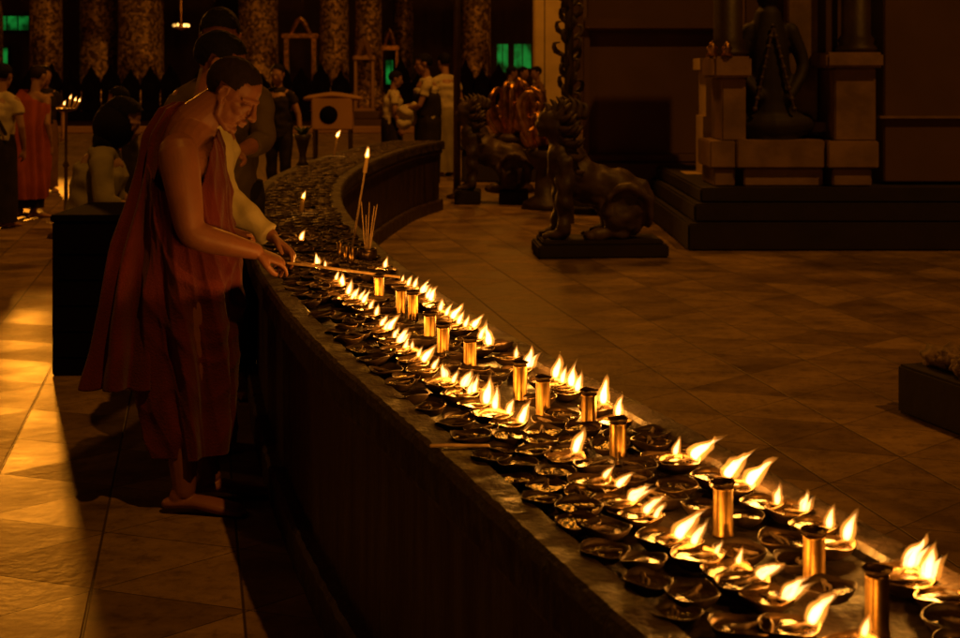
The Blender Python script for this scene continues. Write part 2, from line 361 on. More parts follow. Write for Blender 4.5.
def person(name, label, loc, rz, H=1.62, lean=0.0, head_pitch=0.2, head_yaw=0.0, arms=None, top='white', bottom='dark', hair='short', shirt_sleeve=.5, group=None, vox=.009, legs=(0, 0), parts=None, skirt=True, skin='skin_far', bag=False, stride=0.0, robe=False):
    """local frame: faces +x. arms: [(shoulder side, elbow, wrist, handdir, palm)] in metres for H=1.62"""
    k = H / 1.62; t = thing(name, label, 'person', loc, rz, group)
    def V(x, y, z): return Vector((x, y, z)) * k
    hip = V(0, 0, .86); ch = V(.02 + math.sin(lean) * .42, 0, .86 + math.cos(lean) * .40)
    nk = ch + V(math.sin(lean) * .08, 0, .075 * math.cos(lean) + .01)
    hc = nk + V(.035 + math.sin(lean + head_pitch * .5) * .05, 0, .155 * math.cos(lean * .5))
    hrot = rotm(head_yaw, head_pitch)
    bm = bmesh.new()
    tube(bm, [hip, (hip + ch) / 2 + V(-.01, 0, 0), ch - V(0, 0, .07)], [.135 * k, .12 * k, .135 * k], seg=16, flat=1, sub=2)
    tube(bm, [ch - V(.0, .0, .02), nk, hc - hrot @ V(.01, 0, .04)], [.075 * k, .052 * k, .05 * k], seg=12, sub=2)
    head_bm(bm, hc, hrot, k)
    sh = [ch + V(0, -.16, -.01), ch + V(0, .16, -.01)]
    tube(bm, [sh[0], ch + V(0, 0, .02), sh[1]], [.05 * k, .07 * k, .05 * k], seg=12, sub=2)
    if arms is None: arms = [((.02, -.24, 1.0), (.10, -.22, .78)), ((.02, .24, 1.0), (.10, .22, .78))]
    for i, (e, w) in enumerate(arms):
        e, w = V(*e), V(*w)
        tube(bm, [sh[i], (sh[i] + e) / 2, e, (e + w) / 2, w], [.047 * k, .044 * k, .035 * k, .034 * k, .024 * k], seg=12)
        d = (w - e).normalized()
        hand_bm(bm, w, d, Vector((d.z, 0, -d.x)) if abs(d.z) < .8 else Vector((0, 1 if i == 0 else -1, 0)), side=1 if i else -1, curl=.5, s=k)
    for q in (-1, 1):
        f = V(stride * q, q * .085, .075)
        kn = V(.02 + stride * q * .5, q * .09, .46)
        tube(bm, [V(0, q * .08, .82), V(.01, q * .09, .64), kn, V(-.005 + stride * q * .8, q * .087, .30), f], [.078 * k, .07 * k, .05 * k, .047 * k, .033 * k], seg=12)
        foot_bm(bm, f, (1, q * .15, 0), k)
    o = obj('body', bm, M[skin], t); remesh(o, vox, 1)
    # hair
    if hair:
        bm = bmesh.new(); hair_bm(bm, hc, hrot, k, 1.10 if hair != 'shaved' else 1.02, hair == 'long')
        obj('hair', bm, M['stubble' if hair == 'shaved' else 'hair'], t)
    # top garment
    if top:
        bm = bmesh.new()
        tube(bm, [hip - V(0, 0, .06), hip + V(0, 0, .06), (hip + ch) / 2, ch - V(0, 0, .07), ch + V(0, 0, .0)], [.158 * k, .155 * k, .15 * k, .155 * k, .10 * k], seg=18)
        tube(bm, [sh[0] + V(0, .01, 0), ch + V(0, 0, .025), sh[1] - V(0, .01, 0)], [.062 * k, .078 * k, .062 * k], seg=14, sub=2)
        for i, (e, w) in enumerate(arms):
            e, w = V(*e), V(*w); f = shirt_sleeve
            if f <= 1: p = [sh[i], sh[i].lerp(e, f * .6), sh[i].lerp(e, f)]; r = [.062, .062, .06]
            else: p = [sh[i], sh[i].lerp(e, .5), e, e.lerp(w, (f - 1) * .5), e.lerp(w, f - 1)]; r = [.062, .056, .05, .048, .043]
            tube(bm, p, [x * k for x in r], seg=12, round_caps=False)
        o = obj('shirt', bm, M[top], t); remesh(o, max(.009, vox), 2, .018, 13)
    if bottom:
        ph = random.random() * 6
        if skirt:
            zc = .06 if not robe else .12
            prof = [(V(0, 0, .93).z, 0, 0, .15 * k, .155 * k), (V(0, 0, .8).z, 0, 0, .165 * k, .18 * k), (V(0, 0, .45).z, .01, 0, (.16 + stride) * k, .185 * k), (V(0, 0, zc + .1).z, .01, 0, (.155 + stride) * k, .18 * k), (V(0, 0, zc).z, .01, 0, (.15 + stride) * k, .175 * k)]
            bm = cloth_loft(prof, 72, 40, lambda th, f, z: .010 * (0.3 + f) * math.sin(5 * th + ph + 2 * math.sin(2 * th + z * 3)))
            obj('longyi', bm, M[bottom], t)
        else:
            bm = bmesh.new()
            for q in (-1, 1):
                tube(bm, [V(0, q * .075, .9), V(.01, q * .09, .7), V(.02 + stride * q * .5, q * .09, .46), V(stride * q, q * .087, .09)], [.10 * k, .098 * k, .075 * k, .06 * k], seg=14, round_caps=False)
            o = obj('trousers', bm, M[bottom], t); remesh(o, .012, 2, .012, 10)
    if robe:
        bm = bmesh.new(); kk = k
        for q in (1,):
            prof = [(1.36 * k, ch.x * .9, .02, .07, .13), (1.25 * k, ch.x * .7, .0, .145, .20), (1.0 * k, .03, 0, .175, .22), (.7 * k, .02, 0, .19, .21), (.4 * k, .0, 0, .2, .22), (.22 * k, -.01, 0, .2, .21)]
        b = cloth_loft(prof, 110, 90, lambda th, f, z: .016 * math.sin(9 * th + 7 * z + 2 * math.sin(3 * th)) * (.3 + f))
        kill = [v for v in b.verts if v.co.z > (1.26 + v.co.y * .5) * k + .06]
        bmesh.ops.delete(b, geom=kill, context='VERTS'); bm.free()
        o = obj('robe', b, M[robe], t)
    if bag:
        bm = bmesh.new(); tube(bm, [ch + V(-.10, .13, .06), ch + V(-.165, .0, -.08), hip + V(-.14, -.16, .08)], [.02, .02, .02], seg=8, flat=.4, flatdir=(1, 0, 0), sub=4)
        obj('strap', bm, M['dark'], t)
    return t
AMB = (1, .31, .018)
SUN_E = .72
LE = [2900, 34, 48, 42, 430, 7, 45, 110]
# ================================================================ setting
bm = bmesh.new()
bmesh.ops.create_grid(bm, x_segments=1, y_segments=1, size=160)
fl = obj('terrace_floor', bm, M['floor'], smooth=False); fl['kind'] = 'structure'

# ---- altar course: smooth centre line, measured on the terrace in metres
CL = [(1.42, -1.0), (1.06, -.1), (.74, .85), (.43, 1.70), (.16, 2.50), (-.135, 3.34), (-.35, 4.05), (-.58, 4.95), (-.86, 6.3), (-1.04, 7.5), (-1.135, 8.8), (-1.12, 10.2), (-1.02, 11.6), (-.86, 12.9), (-.62, 13.9)]
cl = catmull([(x, y, 0) for x, y in CL], 30)
# equal arc-length steps
def resample(P, st):
    out = [P[0].copy()]; acc = 0; last = P[0]
    for p in P[1:]:
        d = (p - last).length
        while acc + d >= st:
            t = (st - acc) / d; last = last.lerp(p, t); out.append(last.copy()); d = (p - last).length; acc = 0
        acc += d; last = p
    return out
cl = resample(cl, .02)
for _ in range(40): cl = [cl[0]] + [(cl[i - 1] + cl[i] * 2 + cl[i + 1]) / 4 for i in range(1, len(cl) - 1)] + [cl[-1]]
def frame(i):
    t = (cl[min(i + 1, len(cl) - 1)] - cl[max(i - 1, 0)]).normalized(); return t, Vector((-t.y, t.x, 0))   # n points to the outer (left) side
def apos(u, v, z=0):
    i = max(0, min(len(cl) - 2, int(u / .02))); f = u / .02 - i; t, n = frame(i)
    p = cl[i].lerp(cl[i + 1], f) + n * v; p.z = z; return p
def auv(p):
    best = min(range(len(cl)), key=lambda i: (cl[i].x - p[0]) ** 2 + (cl[i].y - p[1]) ** 2)
    t, n = frame(best); d = Vector((p[0], p[1], 0)) - cl[best]; return best * .02 + d.dot(t), d.dot(n)
HW = .262
def strip(name, prof, m, parent, step=1, rough=0.0, rs=18.0):
    rings = []
    for i in range(0, len(cl), step):
        t, n = frame(i); ring = []
        for v, z in prof:
            p = cl[i] + n * v; p.z = z
            if rough:
                q = Vector((p.x, p.y, p.z)) * rs; a = noise.noise(q) * rough; p += n * a; p.z += noise.noise(q + Vector((9, 4, 2))) * rough * .6
            ring.append(p)
        rings.append(ring)
    bm = bmesh.new(); loft(bm, rings, closed=True, caps=True); return obj(name, bm, m, parent, smooth=False)
altar = thing('altar_table', 'long curved oil stained masonry table crowded with small lamps', 'altar table', (0, 0, 0))
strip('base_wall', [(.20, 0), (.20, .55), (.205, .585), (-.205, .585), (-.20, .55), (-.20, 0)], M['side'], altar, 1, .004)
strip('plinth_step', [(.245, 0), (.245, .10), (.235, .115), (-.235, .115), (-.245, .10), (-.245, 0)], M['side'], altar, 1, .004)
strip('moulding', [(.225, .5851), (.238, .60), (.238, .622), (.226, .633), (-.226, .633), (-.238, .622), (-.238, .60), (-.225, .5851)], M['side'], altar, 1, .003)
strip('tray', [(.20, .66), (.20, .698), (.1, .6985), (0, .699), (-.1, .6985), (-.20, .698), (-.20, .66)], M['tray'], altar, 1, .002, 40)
for q in (1, -1):
    a = HW * q; b = .188 * q
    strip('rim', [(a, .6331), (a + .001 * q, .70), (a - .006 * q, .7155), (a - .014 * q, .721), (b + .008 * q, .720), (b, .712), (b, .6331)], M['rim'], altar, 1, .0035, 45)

# ==== lamps
def bowl_mesh():
    bm = bmesh.new()
    R0 = .036
    prof = [(.0001, 0), (.016, 0), (.024, .004), (.033, .013), (R0, .020), (R0 + .0012, .0215), (R0 - .0004, .0222), (.0325, .0165), (.022, .008), (.0001, .006)]
    lathe(bm, prof, 24)
    bmesh.ops.remove_doubles(bm, verts=bm.verts, dist=.0004)
    for v in bm.verts:                       # pinched spout and hand-beaten rim
        a = math.atan2(v.co.y, v.co.x); r = math.hypot(v.co.x, v.co.y)
        if r > .028:
            k = max(0, math.cos(a)) ** 10; v.co *= 1 + .10 * k; v.co.z += .002 * math.sin(3 * a + 1) * (r / R0)
    me = bpy.data.meshes.new('bowl'); bmesh.ops.recalc_face_normals(bm, faces=bm.faces); bm.to_mesh(me); bm.free()
    me.materials.append(M['bowl']); me.polygons.foreach_set('use_smooth', [True] * len(me.polygons)); return me
def oil_mesh():
    bm = bmesh.new(); bmesh.ops.create_circle(bm, cap_ends=True, segments=24, radius=.0325)
    for v in bm.verts: v.co.z = .0165
    me = bpy.data.meshes.new('oil'); bm.to_mesh(me); bm.free(); me.materials.append(M['oil']); return me
def wick_mesh():
    bm = bmesh.new()
    tube(bm, [(-.012, .004, .015), (.004, -.002, .018), (.014, .001, .019), (.022, 0, .0205), (.027, .001, .0215)], [.0022, .0028, .003, .0028, .002], seg=7, sub=3)
    tube(bm, [(-.004, .008, .016), (.010, .004, .018), (.028, .002, .021)], [.0018, .0024, .002], seg=6, sub=2)
    me = bpy.data.meshes.new('wick'); bmesh.ops.recalc_face_normals(bm, faces=bm.faces); bm.to_mesh(me); bm.free(); me.materials.append(M['wick']); return me
BOWL, OIL, WICK = bowl_mesh(), oil_mesh(), wick_mesh()
SOOTY = BOWL.copy(); SOOTY.materials.clear(); SOOTY.materials.append(M['bowl_far'])
def flame_bm(h, dx, wide=1.0, seed=0):
    """one licking flame of height h whose tip drifts dx sideways (world x)"""
    bm = bmesh.new(); rnd = random.Random(seed)
    tongues = [(0, 1.0, dx, 1.0)]
    if wide > 1.2: tongues += [(h * .22, .72, dx * .9 + h * .16, .8), (-h * .14, .55, dx * .5 - h * .02, .7)]
    L = math.hypot(h, dx)
    for off, hs, tx, ws in tongues:
        n = 14; pts = []; rad = []; wob = rnd.uniform(-.05, .05) * h
        for i in range(n + 1):
            t = i / n
            pts.append(Vector((off * (1 - t * .3) + tx * t ** 1.35 + wob * math.sin(t * 5.5) * t, wob * .6 * math.sin(t * 4), h * hs * t)))
            rad.append(max(.0003, L * hs * .24 * ws * (math.sin(math.pi * min(1, (t + .05)) ** .62) ** .9 if t < .97 else .03) * (1 - t * .35)))
        tube(bm, pts, rad, seg=12, round_caps=False)
    for v in bm.verts:
        t = min(1, max(0, v.co.z / h)); q = Vector((v.co.x, v.co.y, v.co.z)) * (2.3 / h) + Vector((seed * 7.3, 0, 0))
        v.co.x += L * .21 * t * noise.noise(q); v.co.y += L * .12 * t * noise.noise(q + Vector((5, 5, 5))); v.co.z += L * .12 * t * noise.noise(q * 1.5 + Vector((0, 9, 0)))
    return bm
FP = .46   # watts for a 5 cm flame
def add_flame(parent, loc, h, dx, wide=1.0, seed=0, name='flame', light=True):
    q_ = 1.2 if h < .045 else 1.0; h *= q_; dx = dx * q_ + h * .10
    o = obj(name, flame_bm(h, dx, wide, seed), M['flame'], parent)
    cb = flame_bm(h, dx, wide, seed)
    for v in cb.verts:
        t = min(1, max(0, v.co.z / h)); ax = dx * t ** 1.35
        v.co.x = ax + (v.co.x - ax) * (.62 if wide <= 1.2 else .8); v.co.y *= .6; v.co.x *= .84; v.co.z = .04 * h + v.co.z * .80
    obj('core', cb, M['core'], o)
    if parent: o.location = loc
    if light:
        ld = bpy.data.lights.new('flame_light', 'POINT'); ld.energy = FP * FPMUL * (h / .05) ** 1.4 * (1.3 if wide > 1.2 else 1); ld.color = (1, .36, .04); ld.shadow_soft_size = .012
        l = bpy.data.objects.new('flame_light', ld); C.objects.link(l); l.parent = parent
        l.location = Vector(loc) + Vector((dx * .3, 0, h * .45))
    return o
FPMUL = 1.0
# flames read from the scene: base x, base y (pixels), height, tip drift, width
FL = [
 (336, 280, 9, 2, 1), (343, 286, 13, -3, 1), (348, 295, 14, 3, 1), (355, 298, 10, 3, 1), (363, 303, 12, 6, 1), (370, 310, 10, 3, 1), (376, 316, 12, 2, 1), (381, 326, 11, 7, 1), (389, 330, 15, 9, 1), (399, 344, 15, 8, 1.5), (412, 350, 9, 0, 1), (423, 362, 16, 12, 1), (444, 379, 15, -3, 1.4), (463, 388, 17, 7, 1.5), (474, 393, 17, 2, 1), (486, 405, 33, 3, 1), (495, 410, 27, 0, 1), (521, 424, 26, 9, 1),
 (385, 268, 13, 1, 1), (402, 282, 7, 2, 1), (414, 288, 10, 4, 1), (422, 294, 15, 6, 1.3), (430, 302, 17, 6, 1), (440, 311, 12, 3, 1), (452, 320, 15, 11, 1.2), (465, 328, 12, 4, 1), (473, 328, 13, 10, 1), (489, 347, 28, -6, 1), (516, 358, 12, 0, 1), (527, 368, 25, 5, 1.4), (555, 379, 27, 5, 1), (571, 388, 28, 2, 1), (577, 392, 20, 3, 1), (603, 405, 33, 1, 1), (618, 417, 27, 1, 1),
 (675, 456, 18, 4, 1), (692, 460, 19, 28, 1), (726, 478, 24, 24, 1), (748, 487, 30, 28, 1), (777, 505, 20, 0, 1), (803, 513, 21, 3, 1.4), (829, 530, 23, 1, 1), (846, 542, 35, 9, 1), (908, 568, 38, 18, 1.7), (926, 580, 40, 6, 1.3),
 (575, 455, 29, 9, 1), (604, 480, 12, 10, 1), (617, 488, 14, 16, 1), (630, 503, 16, 20, 1.4), (645, 514, 17, 16, 1), (677, 539, 27, 24, 1), (693, 546, 23, 13, 1), (738, 565, 17, 4, 1), (758, 580, 13, 26, 1.6), (785, 602, 23, 22, 1.3), (810, 626, 36, 28, 1), (864, 640, 22, 4, 1),
 (341, 283, 9, 2, 1), (352, 299, 9, 3, 1), (360, 300, 10, 4, 1), (385, 330, 10, 4, 1), (394, 338, 11, 4, 1), (405, 349, 11, 4, 1), (418, 358, 10, 4, 1), (433, 370, 12, 6, 1), (453, 384, 13, 4, 1), (469, 395, 14, 3, 1), (408, 286, 10, 3, 1), (427, 299, 12, 4, 1), (446, 316, 12, 5, 1), (458, 325, 13, 5, 1), (480, 340, 14, 5, 1), (562, 384, 17, 3, 1), (655, 520, 15, 9, 1), (508, 416, 16, 5, 1), (716, 556, 13, 6, 1),
 (301, 240, 12, 3, 1), (317, 264, 13, -3, 1.3), (325, 268, 7, 0, 1)]
ZF = .722
near_l = 'lit oil lamp with a %s flame, %s'
def shape_words(h, s, dx, w):
    hm = h / s
    a = 'tall' if hm > .05 else ('small' if hm < .034 else 'medium')
    b = 'ragged double' if w > 1.35 else ('long leaning' if dx > .75 * h else ('slightly leaning' if dx > .25 * h else 'upright'))
    return a + ' ' + b
CUPS = [(379, 301), (401, 316), (413, 320), (430, 344), (443, 357), (470, 373), (520, 400), (543, 417), (589, 432), (618, 464), (723, 536), (814, 590), (877, 634)]   # foot of each brass cup
occ = []
cup_uv = []
for i, (px, py) in enumerate(CUPS):
    p = gp(px, py, .70); cup_uv.append(auv(p)); occ.append((p.x, p.y, .03))
ordn = ['nearest', 'second nearest', 'third nearest', 'fourth nearest', 'fifth nearest', 'sixth nearest', 'seventh nearest', 'eighth nearest', 'ninth nearest', 'tenth nearest', 'eleventh nearest', 'twelfth nearest', 'farthest']
NUM = ['first', 'second', 'third', 'fourth', 'fifth', 'sixth', 'seventh', 'eighth', 'ninth', 'tenth', 'eleventh', 'twelfth', 'thirteenth', 'fourteenth', 'fifteenth', 'sixteenth', 'seventeenth', 'eighteenth', 'nineteenth', 'twentieth', 'twenty-first', 'twenty-second', 'twenty-third', 'twenty-fourth', 'twenty-fifth', 'twenty-sixth', 'twenty-seventh', 'twenty-eighth', 'twenty-ninth', 'thirtieth', 'thirty-first', 'thirty-second', 'thirty-third', 'thirty-fourth', 'thirty-fifth', 'thirty-sixth']
NUM += ['thirty-' + w_ for w_ in NUM[6:9]] + ['fortieth'] + ['forty-' + w_ for w_ in NUM[:9]] + ['fiftieth'] + ['fifty-' + w_ for w_ in NUM[:9]] + ['sixtieth'] + ['sixty-' + w_ for w_ in NUM[:9]]
lit = []
for i, (px, py, h, dx, w) in enumerate(FL):
    p = gp(px, py, ZF); u, v = auv(p); lit.append([i, p, u, v, px, py, h, dx, w])
inner = sorted([l for l in lit if l[3] < -.01], key=lambda l: l[2]); outer = sorted([l for l in lit if l[3] >= -.01], key=lambda l: l[2])
def make_lamp(loc, rz, label, cat, group, flame=None, seed=0, z0=.699):
    t = thing('oil_lamp', label, cat, loc, rz, group)
    for nm, me in (('bowl', BOWL if flame or random.random() < .3 else SOOTY), ('oil', OIL), ('wick', WICK)):
        o = bpy.data.objects.new(nm, me); C.objects.link(o); o.parent = t
    if flame:
        h, dx, w = flame
        f = add_flame(t, (0, 0, 0), h, dx, w, seed)
        # flame stands on the wick tip; undo the bowl's turn so the draught blows one way
        c, s_ = math.cos(-rz), math.sin(-rz)
        f.rotation_euler = (0, 0, -rz); f.location = (.027, 0, .021)
        l = [c_ for c_ in t.children if c_.type == 'LIGHT'][0]; l.location = Vector((.027 + c * dx * .3, s_ * dx * .3, .021 + h * .45))
    return t
for row, nm in ((inner, 'inner row'), (outer, 'outer row')):
    for k, (i, p, u, v, px, py, h, dx, w) in enumerate(row):
        s = F / p.y; rz = random.uniform(-.9, 1.2)
        c = p - Vector((.027 * math.cos(rz), .027 * math.sin(rz), 0)); c.z = .7
        occ.append((c.x, c.y, .037))
        make_lamp((c.x, c.y, .7005 + random.uniform(0, .004)), rz, 'oil lamp with %s flame, %s from the near end of the %s' % (shape_words(h, s, dx, w), NUM[k], nm), 'oil lamp', 'lit oil lamps on the long curved table', (h / s * 1.02, dx / s, w), i)
# unlit dishes crowd the rest of the tray
spots = []
u = .9
row_i = 0
while u < len(cl) * .02 - .1:
    for k in range(5):
        v = -.153 + (k if row_i % 2 else k) * .0765 + (.018 if row_i % 2 else -.018)
        p = apos(u + random.uniform(-.012, .012), v + random.uniform(-.008, .008), .7)
        if all((p.x - a) ** 2 + (p.y - b) ** 2 > (r + .020) ** 2 for a, b, r in occ) and random.random() > .06:
            spots.append(p)
    u += .061; row_i += 1
def visible(p):
    s = F / max(p.y, .05); x = 480 + p.x * s; y = HY + (CAMZ - .72) * s
    return p.y > .3 and x < 985 and y < 668
spots = sorted([p for p in spots if visible(p)], key=lambda p: p.length)
NIND = 300 - len(FL)
for p in spots[:NIND]:
    t = make_lamp((p.x, p.y, .7005 + random.uniform(0, .007)), random.uniform(0, 6.28), 'small unlit oil lamp dish among the crowd in the curved table tray', 'oil lamp', 'unlit oil lamp dishes filling the curved table')
    t.rotation_euler[0] = random.uniform(-.09, .09); t.rotation_euler[1] = random.uniform(-.09, .09); k = random.uniform(.85, 1.06); t.scale = (k, k, k)
bm = bmesh.new()
tmp = bmesh.new(); lathe(tmp, [(.016, 0), (.033, .013), (.037, .0215), (.032, .016), (.018, .010), (.0005, .0100)], 12); me0 = bpy.data.meshes.new('t'); tmp.to_mesh(me0); tmp.free()
for p in spots[NIND:]:
    n0 = len(bm.verts); bm.from_mesh(me0); bm.verts.ensure_lookup_table()
    k = random.uniform(.85, 1.15)
    for v in bm.verts[n0:]: v.co = Vector((v.co.x * k + p.x, v.co.y * k + p.y, v.co.z * k + .7))
if spots[NIND:]:
    o = obj('far_oil_lamps', bm, M['bowl_far']); tag(o, 'mass of small unlit oil lamp dishes on the far bend of the curved table', 'oil lamps', None, 'stuff')

# brass cups, each with a shallow dish on top
def cup_parts(t, h=.075, r=.0145):
    bm = bmesh.new()
    lathe(bm, [(.0005, 0), (r * 1.12, 0), (r * 1.12, .004), (r, .007), (r, h - .006), (r * 1.06, h - .003), (r * 1.06, h), (.0005, h)], 24)
    for v in bm.verts:
        a = math.atan2(v.co.y, v.co.x)
        if .006 < v.co.z < h - .005 and math.hypot(v.co.x, v.co.y) > .01: v.co.x *= 1 + .05 * math.cos(12 * a); v.co.y *= 1 + .05 * math.cos(12 * a)
    obj('cup', bm, M['brass'], t)
    o = bpy.data.objects.new('dish', BOWL); C.objects.link(o); o.parent = t; o.location = (0, 0, h); o.scale = (.52, .52, .34)
for i, (px, py) in enumerate(sorted(CUPS, key=lambda c: -c[1])):
    p = gp(px, py, .70)
    if i == 0:
        cup0 = t = thing('brass_cup', 'fluted brass cup carrying a small dish, %s cup of the row between the flames' % ordn[i], 'cup', (p.x, p.y, .7), 0, 'brass cups between the two rows of flames'); cup_parts(t)
    else:
        t = cup0.copy(); C.objects.link(t); t.location = (p.x, p.y, .7); t.rotation_euler = (0, 0, random.uniform(0, 6))
        t['label'] = 'fluted brass cup carrying a small dish, %s cup of the row between the flames' % ordn[min(i, 12)]
        for ch in cup0.children:
            c2 = ch.copy(); C.objects.link(c2); c2.parent = t

# thin sticks, tapers, incense
def stick(name, a, b, r, m, label, cat, group=None):
    a, b = Vector(a), Vector(b); bm = bmesh.new(); d = b - a
    tube(bm, [Vector((0, 0, 0)), d * .33 + Vector((.002, 0, .001)), d * .66, d], [r] * 4, seg=8, sub=2)
    o = obj(name, bm, m, None, loc=a); tag(o, label, cat, group); return o
stick('bamboo_stick', gp(431, 446, .724), gp(488, 446, .7245), .0035, M['bamboo'], 'flat pale stick lying across the near rim of the curved table', 'stick')
hold_a, hold_b = at(288, 263, 4.31), at(399, 277, 4.22)
stick('lighting_taper', hold_a, hold_b, .0042, M['bamboo'], 'long thin lighting taper held in the monk\'s right hand over the lamps', 'taper')
a = gp(352, 250, .72); b = at(367, 158, a.y - .15)
t = thing('tall_taper', 'tall thin lit taper standing alone on the far part of the table', 'taper', a)
bm = bmesh.new(); tube(bm, [Vector((0, 0, 0)), b - a], [.0045, .004], seg=8); obj('stem', bm, M['bamboo'], t)
bm = bmesh.new(); tube(bm, [(b - a) * .86, b - a], [.009, .0075], seg=10); obj('wax', bm, M['wax'], t)
add_flame(t, b - a, .052, .003, 1, 71)
for i, (px, py, hh, lb) in enumerate([(303, 199, .05, 'short lit candle on the left of the table bend, below the monk\'s chin'), (337, 137, .07, 'lit candle near the far bend in front of the small wooden box')]):
    if i == 0: base = gp(px - 2, py + 14, .71)
    else: base = gp(px - 3, 156, .71)
    top = at(px, py, base.y); t = thing('candle', lb, 'candle', base)
    bm = bmesh.new(); tube(bm, [Vector((0, 0, 0)), (top - base)], [.012, .010], seg=12); obj('wax', bm, M['wax'], t)
    add_flame(t, top - base, hh, .03 if i else .012, 1, 80 + i)
pot = gp(367, 262, .705)
t = thing('incense_bundle', 'fan of incense sticks standing upright in a small pot on the table', 'incense', pot)
bm = bmesh.new(); lathe(bm, [(.0005, 0), (.028, 0), (.038, .03), (.036, .05), (.032, .05), (.03, .03), (.0005, .03)], 20); obj('pot', bm, M['bowl'], t)
for k in range(9):
    a_ = random.uniform(-.16, .16); c_ = random.uniform(-.2, .2); L = random.uniform(.13, .2)
    bm = bmesh.new(); tube(bm, [Vector((a_ * .06, c_ * .05, .03)), Vector((a_ * L * 1.3 + .004, c_ * L, .03 + L))], [.0022, .0018], seg=6); obj('incense_stick', bm, M['bamboo'], t)
for k, (px, py) in enumerate([(340, 262), (346, 266), (352, 268)]):
    p = gp(px, py, .70); t = thing('votive_glass', 'narrow amber votive glass, %s of three standing behind the monk\'s hand' % ['leftmost', 'middle', 'rightmost'][k], 'candle glass', p, 0, 'three votive glasses by the hand')
    bm = bmesh.new(); lathe(bm, [(.0005, 0), (.011, 0), (.012, .075), (.010, .075), (.0095, .01), (.0005, .01)], 16); obj('glass', bm, M['brass'], t)
# ================================================================ people
def wl(pt, loc, rz, k):
    d = Vector(pt) - Vector(loc); c, s = math.cos(-rz), math.sin(-rz)
    return ((d.x * c - d.y * s) / k, (d.x * s + d.y * c) / k, d.z / k)
# ---- the monk
ML = Vector(((210 - 480) * 4.34 / F, 4.34, 0))
def m(px, py, y=0.0): return Vector(((px - 210) / 307., y, (504.8 - py) / 307.))
monk = thing('person', 'shaven-headed monk in maroon robe with one bare shoulder, bending over the lamps', 'person', ML)
bm = bmesh.new()
tube(bm, [m(192, 272), m(190, 240), m(190, 205), m(193, 172)], [.115, .108, .106, .10], seg=20, sub=3)
ell(bm, m(190, 164, -.06), (.088, .10, .080)); ell(bm, m(190, 160, .05), (.088, .10, .080))
tube(bm, [m(187, 150), m(192, 127), m(207, 111), m(222, 100)], [.092, .074, .061, .055], seg=20, sub=3)
tube(bm, [m(191, 147, -.15), m(192, 137, -.07), m(196, 132, 0), m(197, 138, .08), m(199, 146, .16)], [.050, .058, .066, .058, .05], seg=14, sub=2)
hr = rotm(R(-4), R(36)); hc = m(232, 94, 0); head_bm(bm, hc, hr, .95)
sh = m(190, 149, -.165); el = m(204, 222, -.20); wr = m(260, 247, -.10)
tube(bm, [sh, m(194, 170, -.185), m(199, 196, -.195), el, m(214, 230, -.19), m(236, 238, -.155), wr], [.062, .060, .053, .045, .045, .038, .027], seg=32, sub=4)
sh2 = m(198, 148, .16); el2 = m(200, 218, .19); wr2 = m(222, 236, .06)
tube(bm, [sh2, el2, wr2], [.05, .04, .03], seg=12, sub=2)
hd = (m(298, 264, -.02) - wr).normalized()
hand_bm(bm, wr, hd, (-.15, .35, -1), side=-1, curl=.62, s=.92, pinch=True)
hand_bm(bm, wr2, (1, -.2, -.3), (0, -1, 0), side=1, curl=.8, s=.9)
for q, ax in ((-.08, 190), (.085, 205)):
    an = m(ax, 482, q)
    tube(bm, [m(192, 275, q), m(194, 330, q), m(196, 375, q), m(188, 425, q), an], [.088, .075, .055, .056, .036], seg=14, sub=3)
    foot_bm(bm, an, (1, -.12 if q < 0 else .05, 0), .92)
b = obj('body', bm, M['skin'], monk); remesh(b, .0032, 5)
bm = bmesh.new(); hair_bm(bm, hc, hr, .95, 1.012); obj('shaved_hair', bm, M['stubble'], monk)
def px_prof(rows):
    out = []
    for py, l, r, cy, ry in rows: out.append(((504.8 - py) / 307., ((l + r) / 2 - 210) / 307., cy, (r - l) / 2 / 307., ry))
    return out
def ridge(x): return (1 - abs(math.sin(x))) ** 1.6
def monk_fold(th, f, z):
    w = noise.noise(Vector((math.cos(th) * 1.3, math.sin(th) * 1.3, z * 1.6)))
    ph = 13 * z + 2.6 * math.cos(th + .9) + 2.2 * w
    sw = ridge(ph) * .016 * max(.25, min(1, (z - .42) / .3)) * max(0, min(1, (1.12 - z) / .25)) * max(.15, min(1, (z - .30) / .35))
    vt = .020 * math.sin(8 * th + 3 * w + 1.2 * z) * max(0, min(1, (.95 - z) / .35))
    up = .007 * ridge(7 * th - 5 * z + 2 * w) * max(0, min(1, (z - .8) / .3))
    fi = .006 * ridge(11 * th + 9 * z + 4 * w) + .004 * ridge(21 * z + 7 * math.cos(th + .6) + 5 * w) + .006 * noise.noise(Vector((math.cos(th) * 4, math.sin(th) * 4, z * 3.1)))
    return sw + vt + up + fi - .009
bm = cloth_loft(px_prof([(110, 168, 206, .05, .11), (130, 156, 216, .02, .168), (150, 150, 224, .005, .188), (185, 147, 229, 0, .183), (222, 144, 233, 0, .178), (262, 141, 239, 0, .182), (300, 139, 238, 0, .182), (350, 138, 235, 0, .175), (400, 141, 232, 0, .168), (430, 147, 232, 0, .16), (448, 152, 231, 0, .152)]), 260, 230, monk_fold)
kill = []
for v in bm.verts:
    lim = 1.14 + .60 * v.co.y + 4.5 * max(0, v.co.x - .005) + .5 * max(0, -.13 - v.co.x)
    if v.co.z > lim: kill.append(v)
bmesh.ops.delete(bm, geom=kill, context='VERTS')
rb = obj('robe', bm, M['robe'], monk); sd = rb.modifiers.new('t', 'SOLIDIFY'); sd.thickness = .005
